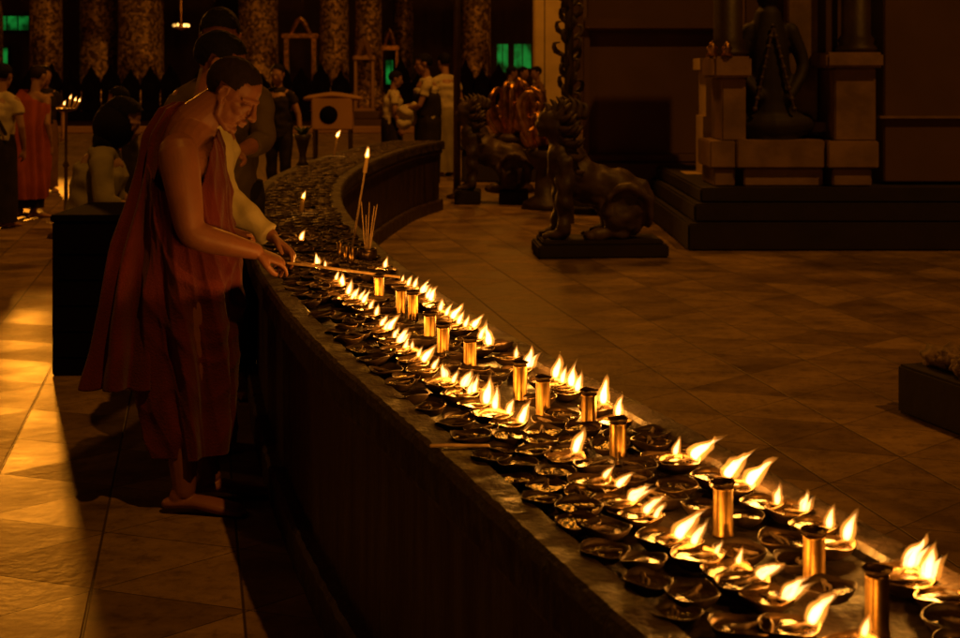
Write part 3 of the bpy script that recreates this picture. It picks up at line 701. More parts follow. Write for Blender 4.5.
def drape_fold(th, f, z):
    w = noise.noise(Vector((math.cos(th), math.sin(th), z * 2 + 7)))
    return (.008 + .022 * f) * math.sin(7 * th + 1.5 * w + 1.0 * z) + .006 * ridge(5 * th + 8 * z)
bm = cloth_loft(px_prof([(102, 172, 190, .07, .06), (108, 160, 188, .06, .08), (135, 146, 178, .04, .095), (180, 137, 172, .02, .09), (240, 122, 169, -.02, .10), (300, 110, 166, -.04, .11), (345, 102, 164, -.045, .115), (380, 94, 160, -.05, .115)]), 200, 150, drape_fold)
for v in bm.verts:
    if v.co.z < .5: v.co.z += .02 * math.sin(v.co.x * 40) * (.5 - v.co.z) * 3
dr = obj('robe_drape', bm, M['robe'], monk); sd = dr.modifiers.new('t', 'SOLIDIFY'); sd.thickness = .004
# shoulder band: edge of robe from far shoulder across back to near armpit is thickened
# ---- man behind the monk
loc = Vector(((180 - 480) * 4.98 / F, 4.98, 0)); k = 1.56 / 1.62; rz = R(28)
w_el = at(226, 198, 4.72); w_wr = at(272, 236, 4.66)
person('person', 'black-haired man in a long-sleeved cream shirt reaching past the monk towards the lamps', loc, rz, 1.56, lean=.16, head_pitch=.55, head_yaw=-.35,
       arms=[(wl(w_el, loc, rz, k), wl(w_wr, loc, rz, k)), ((.04, .25, 1.0), (.2, .2, .86))], top='shirt', bottom='brown', shirt_sleeve=1.95, vox=.0055, skin='skin')
# ---- third man, facing us
loc = Vector(((222 - 480) * 5.9 / F, 5.9, 0)); rz = R(-84); k = 1.68 / 1.62
person('person', 'taller black-haired man standing behind the two others, facing the camera with head bowed', loc, rz, 1.68, lean=.05, head_pitch=.5,
       arms=[((.05, -.25, 1.02), (.2, -.1, .95)), (wl(at(264, 140, 5.75), loc, rz, k), wl(at(238, 152, 5.5), loc, rz, k))], top='olive', bottom='dark', shirt_sleeve=1.5, vox=.007, skirt=False, skin='skin')
# ---- seated woman behind the black box
def seated(label, loc, rz):
    t = thing('person', label, 'person', loc, rz)
    V = lambda x, y, z: Vector((x, y, z))
    hip = V(0, 0, .52); ch = V(.06, 0, .93); nk = V(.10, 0, 1.01); hc = V(.17, 0, 1.14); hrot = rotm(R(-10), .45)
    arms = [(V(.08, -.24, .70), V(.28, -.16, .66)), (V(.08, .24, .70), V(.28, .14, .66))]
    bm = bmesh.new(); tube(bm, [hip, V(.02, 0, .72), V(.05, 0, .86)], [.14, .12, .13], seg=16, sub=2)
    tube(bm, [ch - V(0, 0, .03), nk, hc - hrot @ V(.01, 0, .04)], [.075, .05, .05], seg=12, sub=2); head_bm(bm, hc, hrot, 1)
    sh = [ch + V(0, -.15, 0), ch + V(0, .15, 0)]; tube(bm, [sh[0], ch + V(0, 0, .02), sh[1]], [.05, .065, .05], seg=12, sub=2)
    for i, (e, w) in enumerate(arms):
        tube(bm, [sh[i], (sh[i] + e) / 2, e, (e + w) / 2, w], [.045, .042, .034, .032, .023], seg=12); hand_bm(bm, w, (w - e), (0, 0, -1), side=1 if i else -1, curl=.5, s=.95)
    for q in (-1, 1):
        tube(bm, [V(0, q * .09, .5), V(.2, q * .1, .49), V(.40, q * .1, .46)], [.085, .075, .055], seg=12); tube(bm, [V(.40, q * .1, .46), V(.37, q * .1, .28), V(.36, q * .1, .075)], [.055, .046, .032], seg=12); foot_bm(bm, V(.36, q * .1, .075), (1, 0, 0), .95)
    b = obj('body', bm, M['skin_far'], t); remesh(b, .008, 1)
    bm = bmesh.new(); hair_bm(bm, hc, hrot, 1, 1.16, True); ell(bm, hc + Vector((-.05, 0, -.03)), (.12, .125, .13)); ell(bm, hc + Vector((-.09, 0, -.11)), (.08, .10, .09)); obj('hair', bm, M['hair'], t)
    bm = bmesh.new(); tube(bm, [hip - V(0, 0, .08), hip + V(0, 0, .05), V(.02, 0, .72), V(.05, 0, .86), ch], [.17, .165, .15, .155, .10], seg=18, sub=2)
    tube(bm, [sh[0], ch + V(0, 0, .025), sh[1]], [.062, .076, .062], seg=14, sub=2)
    for i, (e, w) in enumerate(arms): tube(bm, [sh[i], (sh[i] + e) / 2, e, e.lerp(w, .4)], [.066, .06, .058, .052], seg=12, round_caps=False)
    o = obj('shirt', bm, M['khaki'], t); remesh(o, .009, 2, .022, 12)
    bm = bmesh.new()
    for q in (-1, 1): tube(bm, [V(-.05, q * .08, .48), V(.2, q * .1, .48), V(.40, q * .11, .46), V(.40, q * .11, .2), V(.38, q * .11, .1)], [.12, .11, .09, .10, .11], seg=14)
    o = obj('longyi', bm, M['dark'], t); remesh(o, .014, 3)
    return t
wloc = Vector(((92 - 480) * 7.5 / F, 7.5, 0))
seated('woman with black tied hair in a khaki shirt seated behind the tall black box', wloc, R(12))
st = thing('stool', 'low dark wooden stool under the seated woman in khaki', 'stool', wloc, R(12))
bm = bmesh.new(); box(bm, -.13, .17, -.2, .2, .34, .385, .01); obj('seat', bm, M['wood'], st, False)
for q in (-1, 1):
    for r_ in (-1, 1):
        bm = bmesh.new(); tube(bm, [Vector((q * .12 + .02, r_ * .16, 0)), Vector((q * .11 + .02, r_ * .14, .34))], [.018, .02], seg=8); obj('leg', bm, M['wood'], st)
# ---- far left pair
person('person', 'stooped monk in a bright orange red robe walking away at the far left', Vector(((27 - 480) * 13 / F, 13, 0)), R(70), 1.5, lean=.22, head_pitch=.4, top=None, bottom='dark', hair='shaved', robe='robe_or', vox=.012)
person('person', 'man in a white shirt with a dark shoulder strap, cut by the left edge', Vector(((-2 - 480) * 12.2 / F, 12.2, 0)), R(80), 1.5, lean=.08, top='white', bottom='dark', bag=True, vox=.012)
person('person', 'dim figure in brown standing just beyond the orange-robed monk', Vector(((44 - 480) * 16 / F, 16, 0)), R(-60), 1.5, top='dark', bottom='brown', vox=.014)
person('person', 'dim figure in dark clothes facing left behind the seated woman', Vector(((124 - 480) * 10.5 / F, 10.5, 0)), R(185), 1.3, head_pitch=.2, top='dark', bottom='dark', vox=.012, skin='skin')
person('person', 'figure in dark clothes with hanging arms, right of the three men and beyond the table', Vector(((279 - 480) * 15.5 / F, 15.5, 0)), R(-100), 1.52, top='dark', bottom='dark', vox=.013, skirt=False, arms=[((.02, -.24, 1.0), (.06, -.24, .76)), ((.02, .26, 1.0), (.08, .30, .74))])
# ---- woman with bundle
L8 = Vector(((428 - 480) * 16.6 / F, 16.6, 0))
p8 = person('person', 'woman in dark dress with pale short sleeves carrying a pale bundle', L8, R(188), 1.66, head_pitch=.15, arms=[((.12, -.2, 1.0), (.30, -.05, .98)), ((.12, .2, 1.0), (.30, .05, .95))], top='white', bottom='dark', vox=.012, shirt_sleeve=.55)
bm = bmesh.new()
b = cloth_loft([(1.24, .02, 0, .10, .12), (1.15, .02, 0, .172, .178), (1.0, 0, 0, .17, .175), (.9, 0, 0, .17, .175)], 48, 24, lambda th, f, z: .004 * math.sin(8 * th)); bm.free()
obj('vest', b, M['dark'], p8)
bm = bmesh.new()
for c_, r_ in [((0, 0, 0), (.13, .12, .09)), ((.05, .04, -.08), (.12, .10, .08)), ((-.04, -.03, -.14), (.09, .08, .08)), ((.1, 0, .06), (.09, .08, .06))]: ell(bm, c_, r_)
o = obj('cloth_bundle', bm, M['white']); o.location = at(407, 112, 16.5); remesh(o, .014, 2, .03, 11); tag(o, 'crumpled pale cloth bundle held in front of the woman in dark dress', 'bundle')
person('person', 'figure in pale clothes and head cloth half hidden behind the woman with the bundle', Vector(((446 - 480) * 18.5 / F, 18.5, 0)), R(120), 1.7, top='white', bottom='khaki', vox=.014)
person('person', 'person with a white sleeve standing left of the pale cloth bundle', Vector(((392 - 480) * 18 / F, 18, 0)), R(10), 1.45, top='white', bottom='dark', vox=.014)
for i, (px, rz, col, lb, Y) in enumerate([(509, 20, 'white', 'person in a pale top, leftmost of the three heads above the curled statue', 23), (521, -30, 'dark', 'person in black, middle of the three heads above the curled statue', 25), (539, 200, 'brown', 'person in brown facing left before the orange pillar', 24)]):
    person('person', lb, Vector(((px - 480) * Y / F, Y, 0)), R(rz), 1.55, top=col, bottom='dark', vox=.016)
# ==== furniture
def simple(name, label, cat, loc, rz=0, group=None): return thing(name, label, cat, loc, rz, group)
bx = simple('donation_chest', 'tall plain black box standing on the terrace behind the monk\'s robe', 'box', ((52 - 480) * 6.2 / F, 6.2, 0), 0)
bm = bmesh.new(); box(bm, 0, .62, 0, .62, 0.0, .715, .006); obj('carcass', bm, M['black'], bx, False)
bm = bmesh.new(); box(bm, -.008, .628, -.008, .628, .716, .75, .006); obj('lid', bm, M['black'], bx, False)
bm = bmesh.new()
for k in range(5): box(bm, .03, .59, -.006, -.001, .09 + k * .12, .098 + k * .12)
obj('seam', bm, M['black'], bx, False)
# small box on legs
p = at(333, 152, 22); p.z = 0
b1 = simple('cabinet', 'small pale wooden cabinet with a curved top standing on legs past the table bend', 'cabinet', p)
bm = bmesh.new(); box(bm, -.33, .33, -.2, .2, .50, 1.02, .02); obj('carcass', bm, M['pillar'], b1, False)
bm = bmesh.new(); tube(bm, [Vector((-.34, 0, 1.03)), Vector((0, 0, 1.07)), Vector((.34, 0, 1.03))], [.16, .18, .16], seg=16, sub=3, flat=.3, flatdir=(0, 0, 1)); obj('top', bm, M['pillar'], b1)
bm = bmesh.new(); lathe(bm, [(.001, 0), (.15, 0), (.15, .01), (.001, .01)], 20); o = obj('round_vent', bm, M['black'], b1); o.rotation_euler = (R(90), 0, 0); o.location = (-.05, -.201, .75)
for q in (-1, 1):
    for r_ in (-1, 1):
        bm = bmesh.new(); tube(bm, [Vector((q * .29, r_ * .16, 0)), Vector((q * .29, r_ * .16, .51))], [.02, .025], seg=8); obj('leg', bm, M['wood'], b1)
# flower vase on the table bend
p = apos(0, 0); 
uu, vv = auv(gp(301, 165, .72)); p = apos(uu, .215, .722)
v1 = simple('flower_vase', 'dark trumpet vase with a few leaves on the outer rim of the table bend', 'vase', p)
bm = bmesh.new(); lathe(bm, [(.001, 0), (.05, 0), (.03, .03), (.025, .08), (.05, .18), (.07, .23), (.062, .23), (.001, .12)], 20); obj('vase', bm, M['wood'], v1)
bm = bmesh.new()
for k in range(14):
    a_ = random.uniform(0, 6.28); L = random.uniform(.05, .13); d = Vector((math.cos(a_) * .5, math.sin(a_) * .5, 1)).normalized()
    tube(bm, [Vector((0, 0, .2)), Vector((0, 0, .2)) + d * L * .6, Vector((0, 0, .19)) + d * L + Vector((d.x * .05, d.y * .05, 0))], [.004, .014, .002], seg=6, flat=.3, sub=2)
obj('leaves', bm, M['leaf'], v1)
# candle stand with three lights
p = at(66, 145, 11.5); p.z = 0
c1 = simple('candle_stand', 'dark stand with a tight cluster of four tiny lights left of the seated woman', 'candle stand', p)
bm = bmesh.new(); lathe(bm, [(.001, 0), (.16, 0), (.15, .03), (.02, .06), (.015, .6), (.03, .62), (.012, .66), (.012, 1.08), (.09, 1.10), (.09, 1.115), (.001, 1.115)], 16); obj('stand', bm, M['steel'], c1)
for k, (px, py) in enumerate([(64, 103), (70, 97), (75, 99), (79, 100)]):
    q_ = at(px, py, 11.5) - p; bm = bmesh.new(); tube(bm, [Vector((q_.x * .7, 0, 1.11)), Vector((q_.x, 0, q_.z - .02))], [.01, .01], seg=8); obj('candle', bm, M['wax'], c1)
    add_flame(c1, Vector((q_.x, 0, q_.z - .018)), .042, .01, 1, 90 + k, light=False)
# pole
t = simple('pole', 'slim painted steel pole rising out of the picture left of the smaller statue', 'pole', ((457 - 480) * 15.2 / F, 15.2, 0))
bm = bmesh.new(); tube(bm, [Vector((0, 0, 0)), Vector((0, 0, 5))], [.042, .040], seg=16, round_caps=False); obj('shaft', bm, M['steel'], t)
bm = bmesh.new(); lathe(bm, [(.001, 0), (.12, 0), (.12, .03), (.05, .05), (.046, .1), (.001, .1)], 20); obj('foot', bm, M['steel'], t)
# rock planter at right edge
p = gp(897, 412); p.z = 0
pl = simple('rock_planter', 'low dark box heaped with pale rocks at the right edge', 'planter', (p.x, p.y, 0), R(-71.6))
bm = bmesh.new(); box(bm, 0, 1.2, 0, .8, 0, .20, .01); obj('box', bm, M['plinth'], pl, False)
rr = random.Random(3)
for k in range(70):
    x, y = rr.uniform(.08, 1.0), rr.uniform(.08, .7); h = .20 + min(y, .5) * .22 + rr.uniform(-.02, .03); bm = bmesh.new(); bmesh.ops.create_icosphere(bm, subdivisions=3, radius=1)
    sx, sy, sz = rr.uniform(.04, .085), rr.uniform(.04, .08), rr.uniform(.03, .06); o_ = Vector((k * 3.1, 0, 0))
    for v in bm.verts:
        n_ = v.co.copy(); v.co = v.co * (1 + .6 * noise.noise(n_ * 1.7 + o_) + .22 * noise.noise(n_ * 5 + o_)); v.co = Vector((v.co.x * sx, v.co.y * sy, v.co.z * sz))
    obj('rock', bm, M['rock'], pl, True, Vector((x, y, h)))
# ================================================================ statues
def chinthe(name, label, loc, rz, s, slab=True, split=False, wings=True):
    """crouching leogryph: upright chest on straight forelegs, low hindquarters, flaming crest"""
    t = thing(name, label, 'statue', loc, rz)
    bm = bmesh.new(); V = lambda x, y, z: Vector((x, y, z)) * s
    def tb(p, r, **k): tube(bm, [V(*q) for q in p], [x * s for x in r], **k)
    tb([(-.30, 0, .34), (-.18, 0, .42), (0, 0, .46), (.16, 0, .56), (.24, 0, .72)], [.19, .20, .18, .20, .17], seg=18, sub=3)
    tb([(.24, 0, .68), (.27, 0, .84), (.30, 0, .93)], [.14, .12, .11], seg=16, sub=2)
    ell(bm, V(.33, 0, 1.0), (.13 * s, .12 * s, .125 * s)); ell(bm, V(.43, 0, .96), (.075 * s, .075 * s, .06 * s)); ell(bm, V(.42, 0, .895), (.06 * s, .06 * s, .025 * s))
    for q in (-1, 1):
        tb([(.23, q * .12, .66), (.27, q * .145, .45), (.25, q * .14, .24), (.29, q * .14, .06)], [.095, .078, .062, .055], seg=12, sub=2)
        ell(bm, V(.34, q * .14, .045), (.10 * s, .06 * s, .045 * s))
        for f in (-1, 0, 1): ell(bm, V(.425, q * .14 + f * .035, .035), (.03 * s, .018 * s, .03 * s))
        ell(bm, V(-.26, q * .13, .27), (.22 * s, .11 * s, .24 * s), rotm(0, .3))
        tb([(-.16, q * .15, .16), (-.30, q * .16, .09), (-.20, q * .16, .05), (-.02, q * .17, .045)], [.08, .07, .055, .05], seg=12, sub=2)
        for f in (-1, 0, 1): ell(bm, V(.05, q * .17 + f * .03, .032), (.035 * s, .017 * s, .028 * s))
        ell(bm, V(.385, q * .055, 1.035), (.035 * s, .03 * s, .03 * s)); tb([(.30, q * .10, 1.06), (.26, q * .15, 1.16)], [.04, .012], seg=8)
        tb([(-.40, q * .13, .28), (-.30, q * .215, .44), (-.14, q * .20, .40)], [.03, .035, .02], seg=8, sub=3)
    tb([(-.42, 0, .22), (-.50, 0, .34), (-.44, 0, .47), (-.34, 0, .50)], [.05, .045, .05, .03], seg=10, sub=3)
    for q in (-1, 1): tb([(-.46, q * .16, .12), (-.44, q * .23, .34), (-.28, q * .25, .46), (-.12, q * .23, .38), (-.10, q * .22, .22)], [.035, .04, .04, .035, .02], seg=8, sub=3)
    b = obj('body', bm, M['statue'], t); remesh(b, .014 * s, 2, .035, 9)
    # mane curls and crest
    for j in range(3 if wings else 1):
        bm = bmesh.new()
        for k in range(9):
            a = R(-60 + k * 28); rr_ = (.15 + .03 * j) * s; c = V(.28 - .05 * j, 0, .96 - .12 * j)
            p0 = c + Vector((0, math.cos(a) * rr_ * .8, math.sin(a) * rr_)); p1 = p0 + Vector((-.04 * s, math.cos(a) * .06 * s, math.sin(a) * .06 * s)); p2 = p1 + Vector((-.04 * s, math.cos(a + .9) * .04 * s, math.sin(a + .9) * .04 * s))
            tube(bm, [p0, p1, p2], [.035 * s, .028 * s, .010 * s], seg=8, sub=3)
        obj('mane', bm, M['gilt'] if wings == 2 else M['statue'], t)
    bm = bmesh.new()
    for k in range(7):
        x = .40 - k * .055; h = .05 + .10 * math.sin(math.pi * (k + 1) / 8); tube(bm, [V(x, 0, 1.06), V(x - .02, 0, 1.08 + h * .6), V(x + .02, 0, 1.08 + h)], [.04 * s, .03 * s, .006 * s], seg=8, sub=3)
    obj('crest', bm, M['gilt'] if wings == 2 else M['statue'], t)
    bm = bmesh.new()
    if slab:
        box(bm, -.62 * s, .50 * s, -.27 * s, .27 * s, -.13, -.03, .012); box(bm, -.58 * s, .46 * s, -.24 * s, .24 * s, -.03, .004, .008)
        obj('slab', bm, M['plinth'], t, False)
    else:
        box(bm, .16 * s, .48 * s, -.26 * s, .26 * s, -.14, .004, .012); box(bm, -.45 * s, -.08 * s, -.26 * s, .26 * s, -.14, .004, .012); obj('slab', bm, M['plinth'], t, False)
    return t
Y = 10.4; s1 = .90
chinthe('lion_statue', 'large crouching lion statue on a dark slab in front of the brown wall', ((592 - 480) * Y / F, Y, .131), R(184), s1)
Y = 14.6
chinthe('lion_statue', 'smaller lion statue on two separate dark blocks just right of the steel pole', ((493 - 480) * Y / F, Y, .141), R(178), .86, slab=False)
# ornate gilded scroll cluster behind
def scroll_stand(label, loc, s, n, seed, group=None, name='offering_stand'):
    t = thing(name, label, 'ornament', loc); r_ = random.Random(seed)
    bm = bmesh.new(); lathe(bm, [(.001, 0), (.22 * s, 0), (.2 * s, .06 * s), (.10 * s, .12 * s), (.08 * s, .35 * s), (.16 * s, .45 * s), (.2 * s, .52 * s), (.15 * s, .56 * s), (.001, .56 * s)], 20); obj('base', bm, M['statue'], t)
    for k in range(n):
        a = r_.uniform(0, 6.28); h = r_.uniform(.35, .95) * s; R_ = r_.uniform(.08, .26) * s; bm = bmesh.new(); d = Vector((math.cos(a), math.sin(a), 0)); z0 = .5 * s
        pts = [Vector((0, 0, z0)) + d * .05 * s, Vector((0, 0, z0 + h * .25)) + d * R_, Vector((0, 0, z0 + h * .5)) + d * R_ * 1.25, Vector((0, 0, z0 + h * .62)) + d * R_ * .8, Vector((0, 0, z0 + h * .5)) + d * R_ * .6]
        tube(bm, pts, [.03 * s, .04 * s, .035 * s, .025 * s, .012 * s], seg=8, sub=4, flat=.55); obj('scroll', bm, M['gilt'], t)
    return t
Y = 16.0
scroll_stand('ornate gilded scrollwork stand between the smaller statue and the lion statue', ((512 - 480) * Y / F, Y, 0), 1.25, 22, 5)
scroll_stand('ornate gilded scrollwork stand directly behind the large lion\'s head', ((545 - 480) * 14.0 / F, 14.0, 0), 1.15, 20, 9)
# leafy carved post
t = thing('carved_post', 'tall slender post with carved leaf curls rising behind the large lion statue', 'post', ((569 - 480) * 12.6 / F, 12.6, 0))
bm = bmesh.new(); tube(bm, [Vector((0, 0, 0)), Vector((0, 0, 3.4))], [.05, .035], seg=12); obj('shaft', bm, M['wood'], t)
bm = bmesh.new(); r_ = random.Random(4)
for k in range(60):
    z = .9 + k * .04; a = k * 2.4; d = Vector((math.cos(a), math.sin(a), 0)); L = r_.uniform(.07, .14)
    tube(bm, [d * .03 + Vector((0, 0, z)), d * L + Vector((0, 0, z + .05)), d * L * 1.1 + Vector((0, 0, z + .12)), d * L * .7 + Vector((0, 0, z + .13))], [.02, .028, .018, .006], seg=7, sub=2, flat=.5)
obj('leaf_curls', bm, M['statue'], t)
# ================================================================ shrine at right
sh_ = thing('shrine_building', 'massive stepped shrine base with square piers and dark columns filling the upper right', 'shrine', (0, 0, 0))
def sbox(name, m, px0, px1, y0, y1, Y, depth, bev=.01):
    a, b = at(px0, y1, Y), at(px1, y0, Y); bm = bmesh.new(); box(bm, a.x, b.x, Y, Y + depth, max(0, a.z), b.z, bev); return obj(name, bm, M[m], sh_, False)
Yb = 10.6
bm = bmesh.new()  # great stepped plinth with slanted foot
a = at(688, 250, Yb).x
for (x0, dy, z0, z1) in [(a, 0, 0, .22), (a + .06, .07, .22, .37), (a + .12, .14, .37, .49)]:
    box(bm, x0, 7, Yb + dy, Yb + 5, z0 + (.001 if z0 else 0), z1, .015)
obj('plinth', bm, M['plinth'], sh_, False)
Y1 = Yb + .3
sbox('lower_course', 'stone', 744, 823, 168.5, 186, Y1, .6); sbox('upper_course', 'stone', 737, 825, 140, 168, Y1 - .05, .6)
sbox('pier_foot', 'stone', 833, 872, 168.5, 186, Y1 - .05, .6); sbox('pier_base', 'stone', 828, 879, 141, 168, Y1 - .09, .6)
sbox('pier', 'stone', 835, 876, 68, 140.5, Y1 - .03, .5); sbox('pier_capital', 'stone', 827, 884, 52, 67.5, Y1 - .1, .62, .02)
sbox('left_foot', 'stone', 714, 735, 168.5, 186, Y1, .6); sbox('left_base', 'stone', 710, 736, 141, 168, Y1 - .03, .6)
sbox('left_pier', 'stone', 722, 746, 78, 140.5, Y1 + .02, .5); sbox('left_capital', 'stone', 714, 752, 56, 77.5, Y1 - .04, .6, .02)
sbox('sill', 'stone', 778, 830, 122, 132, Y1 + .25, .4)
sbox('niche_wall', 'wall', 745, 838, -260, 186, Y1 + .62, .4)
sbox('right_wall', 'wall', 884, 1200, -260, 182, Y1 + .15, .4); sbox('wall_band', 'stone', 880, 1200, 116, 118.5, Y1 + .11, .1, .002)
sbox('niche_pilaster', 'stone', 788, 818, -260, 121.5, Y1 + .45, .3)
for px, nm in ((728, 'column'), (856, 'column')):
    c = at(px, 60, Y1 + .2); z0 = at(px, 56 if px < 800 else 52, Y1).z; bm = bmesh.new()
    lathe(bm, [(.001, z0), (.17, z0), (.17, z0 + .04), (.14, z0 + .07), (.15, z0 + .11), (.12, z0 + .15), (.115, 4.5), (.001, 4.5)], 28, (c.x, c.y, 0)); obj(nm, bm, M['wood'], sh_)
for q in (0, 1):
    c = at(712 + q * 15, 53, Y1 - .02); bm = bmesh.new(); lathe(bm, [(.001, 0), (.05, .0), (.03, .03), (.045, .06), (.02, .10), (.001, .12)], 14, (c.x, c.y, c.z - .02)); obj('finial', bm, M['gilt'], sh_)
# stepped pale side wall of the base
bm = bmesh.new(); Ys = 12.2
for (x0, x1, y0, y1) in [(700, 716, 58, 70), (706, 718, 70, 116), (703, 718, 116, 174), (686, 716, 174, 190)]:
    a_, b_ = at(x0, y1, Ys), at(x1, y0, Ys); box(bm, a_.x, b_.x, Ys, Ys + .4, max(a_.z + .001, 0), b_.z, .004)
obj('stepped_side_wall', bm, M['pale'], sh_, False)
# seated guardian silhouette in niche
g = thing('guardian_statue', 'dark seated guardian figure with crossed garlands in the shrine niche', 'statue', at(770, 138, Y1 + .25))
bm = bmesh.new()
tube(bm, [Vector((0, 0, 0)), Vector((0, 0, .3)), Vector((-.02, 0, .75)), Vector((-.02, 0, 1.0))], [.25, .2, .17, .12], seg=16, sub=3)
tube(bm, [Vector((-.24, -.05, .12)), Vector((0, -.16, .1)), Vector((.26, -.05, .12))], [.10, .12, .10], seg=12, sub=3); ell(bm, (-.02, 0, 1.2), (.1, .11, .13))
for q in (-1, 1): tube(bm, [Vector((q * .17, 0, .9)), Vector((q * .27, -.03, .6)), Vector((q * .12, -.18, .35))], [.07, .055, .045], seg=12, sub=3)
tube(bm, [Vector((0, 0, 1.3)), Vector((0, 0, 1.42)), Vector((0, 0, 1.6))], [.09, .06, .01], seg=12)
b = obj('body', bm, M['plinth'], g); remesh(b, .016, 2)
bm = bmesh.new()
for q in (-1, 1):
    tube(bm, [Vector((q * (.16 - k * .02) - .01, -.22 + k * .006, .25 + k * .085)) for k in range(9)], [.012] * 9, seg=6)
    for k in range(9): z = .25 + k * .085; ell(bm, (q * (.16 - k * .02) * (1 if k < 5 else 1) - .01, -.22 + k * .006, z), (.022, .016, .022), seg=8)
obj('garland', bm, M['statue'], g)
# ---- great brown wall block between
wb = thing('wall_block', 'tall plain brown panelled wall behind the large lion statue', 'wall', (0, 0, 0))
def wbox(name, m, px0, px1, y0, y1, Y, d, bev=.01):
    a, b = at(px0, y1, Y), at(px1, y0, Y); bm = bmesh.new(); box(bm, a.x, b.x, Y, Y + d, max(0, a.z), b.z, bev); obj(name, bm, M[m], wb, False)
wbox('panel', 'wall', 587, 730, -260, 154, 13.6, .5); wbox('base_moulding', 'wall', 583, 730, 154.5, 163, 13.5, .6, .02); wbox('base_course', 'wall', 580, 730, 163.5, 190, 13.42, .7)
wbox('top_band', 'wall', 583, 730, 17, 30, 13.5, .09, .02); wbox('foot', 'plinth', 574, 730, 190.5, 207, 13.3, .9)
wbox('corner_strip', 'wall', 583, 590, 30.5, 154, 13.55, .04)
# low dark plinth right of the woman
lp = thing('low_wall', 'low dark kerb wall across the terrace behind the two statues', 'wall', (0, 0, 0))
a_, b_ = at(462, 190, 17.4), at(640, 158, 17.4)
bm = bmesh.new(); box(bm, -.24, b_.x, 17.4, 17.9, 0, .42, .02); obj('wall', bm, M['plinth'], lp, False)
bm = bmesh.new(); box(bm, -.28, b_.x + .02, 17.35, 17.95, .4205, .47, .015); obj('coping', bm, M['plinth'], lp, False)
# orange pillar
op = thing('pillar', 'plain ochre lit square pillar left of the brown wall', 'pillar', ((549 - 480) * 26 / F, 26, 0))
bm = bmesh.new(); box(bm, -.31, .31, -.3, .3, 0, 6, .03); obj('shaft', bm, M['pale'], op, False)
bm = bmesh.new(); box(bm, -.36, .36, -.35, .35, 0.002, .35, .03); obj('base', bm, M['pillar'], op, False)
bm = bmesh.new(); box(bm, -.11, -.09, -.302, -.2999, .36, 6); obj('groove', bm, M['wood'], op, False)
# ================================================================ pavilion hall at the back
YH = 34.0; hs = F / YH
hall = thing('pavilion_hall', 'dim pavilion hall with gold mosaic columns across the back of the terrace', 'pavilion', (0, 0, 0))
def hx(px): return (px - 480) / hs
bm = bmesh.new(); box(bm, -16, 3.6, YH - 1.2, YH + 9, 0.001, .30, .02); box(bm, -16, 3.6, YH - .8, YH + 9, .3005, .5, .02); obj('platform', bm, M['wall'], hall, False)
bm = bmesh.new(); box(bm, -16, 3.6, YH + 5, YH + 5.3, .5, 7); obj('back_wall', bm, M['wall'], hall, False)
bm = bmesh.new(); box(bm, -16, 3.6, YH - 1.6, YH + 9, 6.6, 7.0, .05); obj('roof', bm, M['wood'], hall, False)
for px, w, dz in [(-20, 36, .3), (46, 32, 0), (86, 40, 1.2), (137, 46, .4), (258, 40, 0), (333, 30, .3), (368, 27, 0.1), (400, 22, 1.5), (476, 30, 0)]:
    r = w / 2 / hs; bm = bmesh.new(); z = .5
    lathe(bm, [(.001, z), (r * 1.5, z), (r * 1.5, z + .2), (r * 1.3, z + .28), (r * 1.35, z + .4), (r * 1.08, z + .5), (r, z + .62), (r * .96, 6.6)], 40, (hx(px), YH + dz, 0)); obj('column', bm, M['mosaic'], hall)
# windows and arches in the back wall
Yw = YH + 4.9; ws = F / Yw
def wx(px): return (px - 480) / ws
def wz(py): return CAMZ - (py - HY) / ws
def win(px0, px1, y0, y1, m):
    t_ = None; bm = bmesh.new(); x0, x1, z0, z1 = wx(px0), wx(px1), wz(y1), wz(y0); f = .06
    box(bm, x0 - f, x0, Yw - .05, Yw + .08, z0 - f, z1 + f, .01); box(bm, x1, x1 + f, Yw - .05, Yw + .08, z0 - f, z1 + f, .01)
    box(bm, x0 + .001, x1 - .001, Yw - .05, Yw + .08, z0 - f, z0, .01); box(bm, x0 + .001, x1 - .001, Yw - .05, Yw + .08, z1, z1 + f, .01)
    w_ = obj('window', bm, M['wood'], hall, False)
    bm = bmesh.new(); box(bm, x0, x1, Yw, Yw + .03, z0, z1); obj('pane', bm, M[m], w_, False)
    bm = bmesh.new(); n = max(2, int((x1 - x0) / .28))
    for k in range(1, n): x = x0 + (x1 - x0) * k / n; box(bm, x - .015, x + .015, Yw - .03, Yw - .002, z0, z1)
    obj('mullion', bm, M['wood'], w_, False)
win(-4, 29, 16, 30, 'green'); win(-6, 8, 48, 84, 'green'); win(156, 163, 28, 66, 'green'); win(497, 508, 44, 72, 'green'); win(514, 531, 44, 68, 'green'); win(386, 396, 60, 84, 'green')
win(340, 347, 66, 90, 'amberlit')
# carved arch screens
def arch(px, w, y0, y1, mname, Yd, label=None):
    s_ = F / Yd; x = (px - 480) / s_; hw = w / 2 / s_; z0, z1 = max(.5, CAMZ - (y1 - HY) / s_), CAMZ - (y0 - HY) / s_
    bm = bmesh.new(); box(bm, x - hw, x - hw * .72, Yd, Yd + .2, z0, z1, .01); box(bm, x + hw * .72, x + hw, Yd, Yd + .2, z0, z1, .01)
    box(bm, x - hw * 1.15, x + hw * 1.15, Yd - .03, Yd + .23, z1 + .001, z1 + .12, .02); box(bm, x - hw * 1.1, x + hw * 1.1, Yd - .02, Yd + .22, z0 - .12, z0 - .001, .01)
    tube(bm, [Vector((x - hw * .6, Yd + .1, z1 + .12)), Vector((x, Yd + .1, z1 + .5)), Vector((x + hw * .6, Yd + .1, z1 + .12))], [.05, .09, .05], seg=8, sub=3)
    obj('arch_frame', bm, M[mname], hall, False)
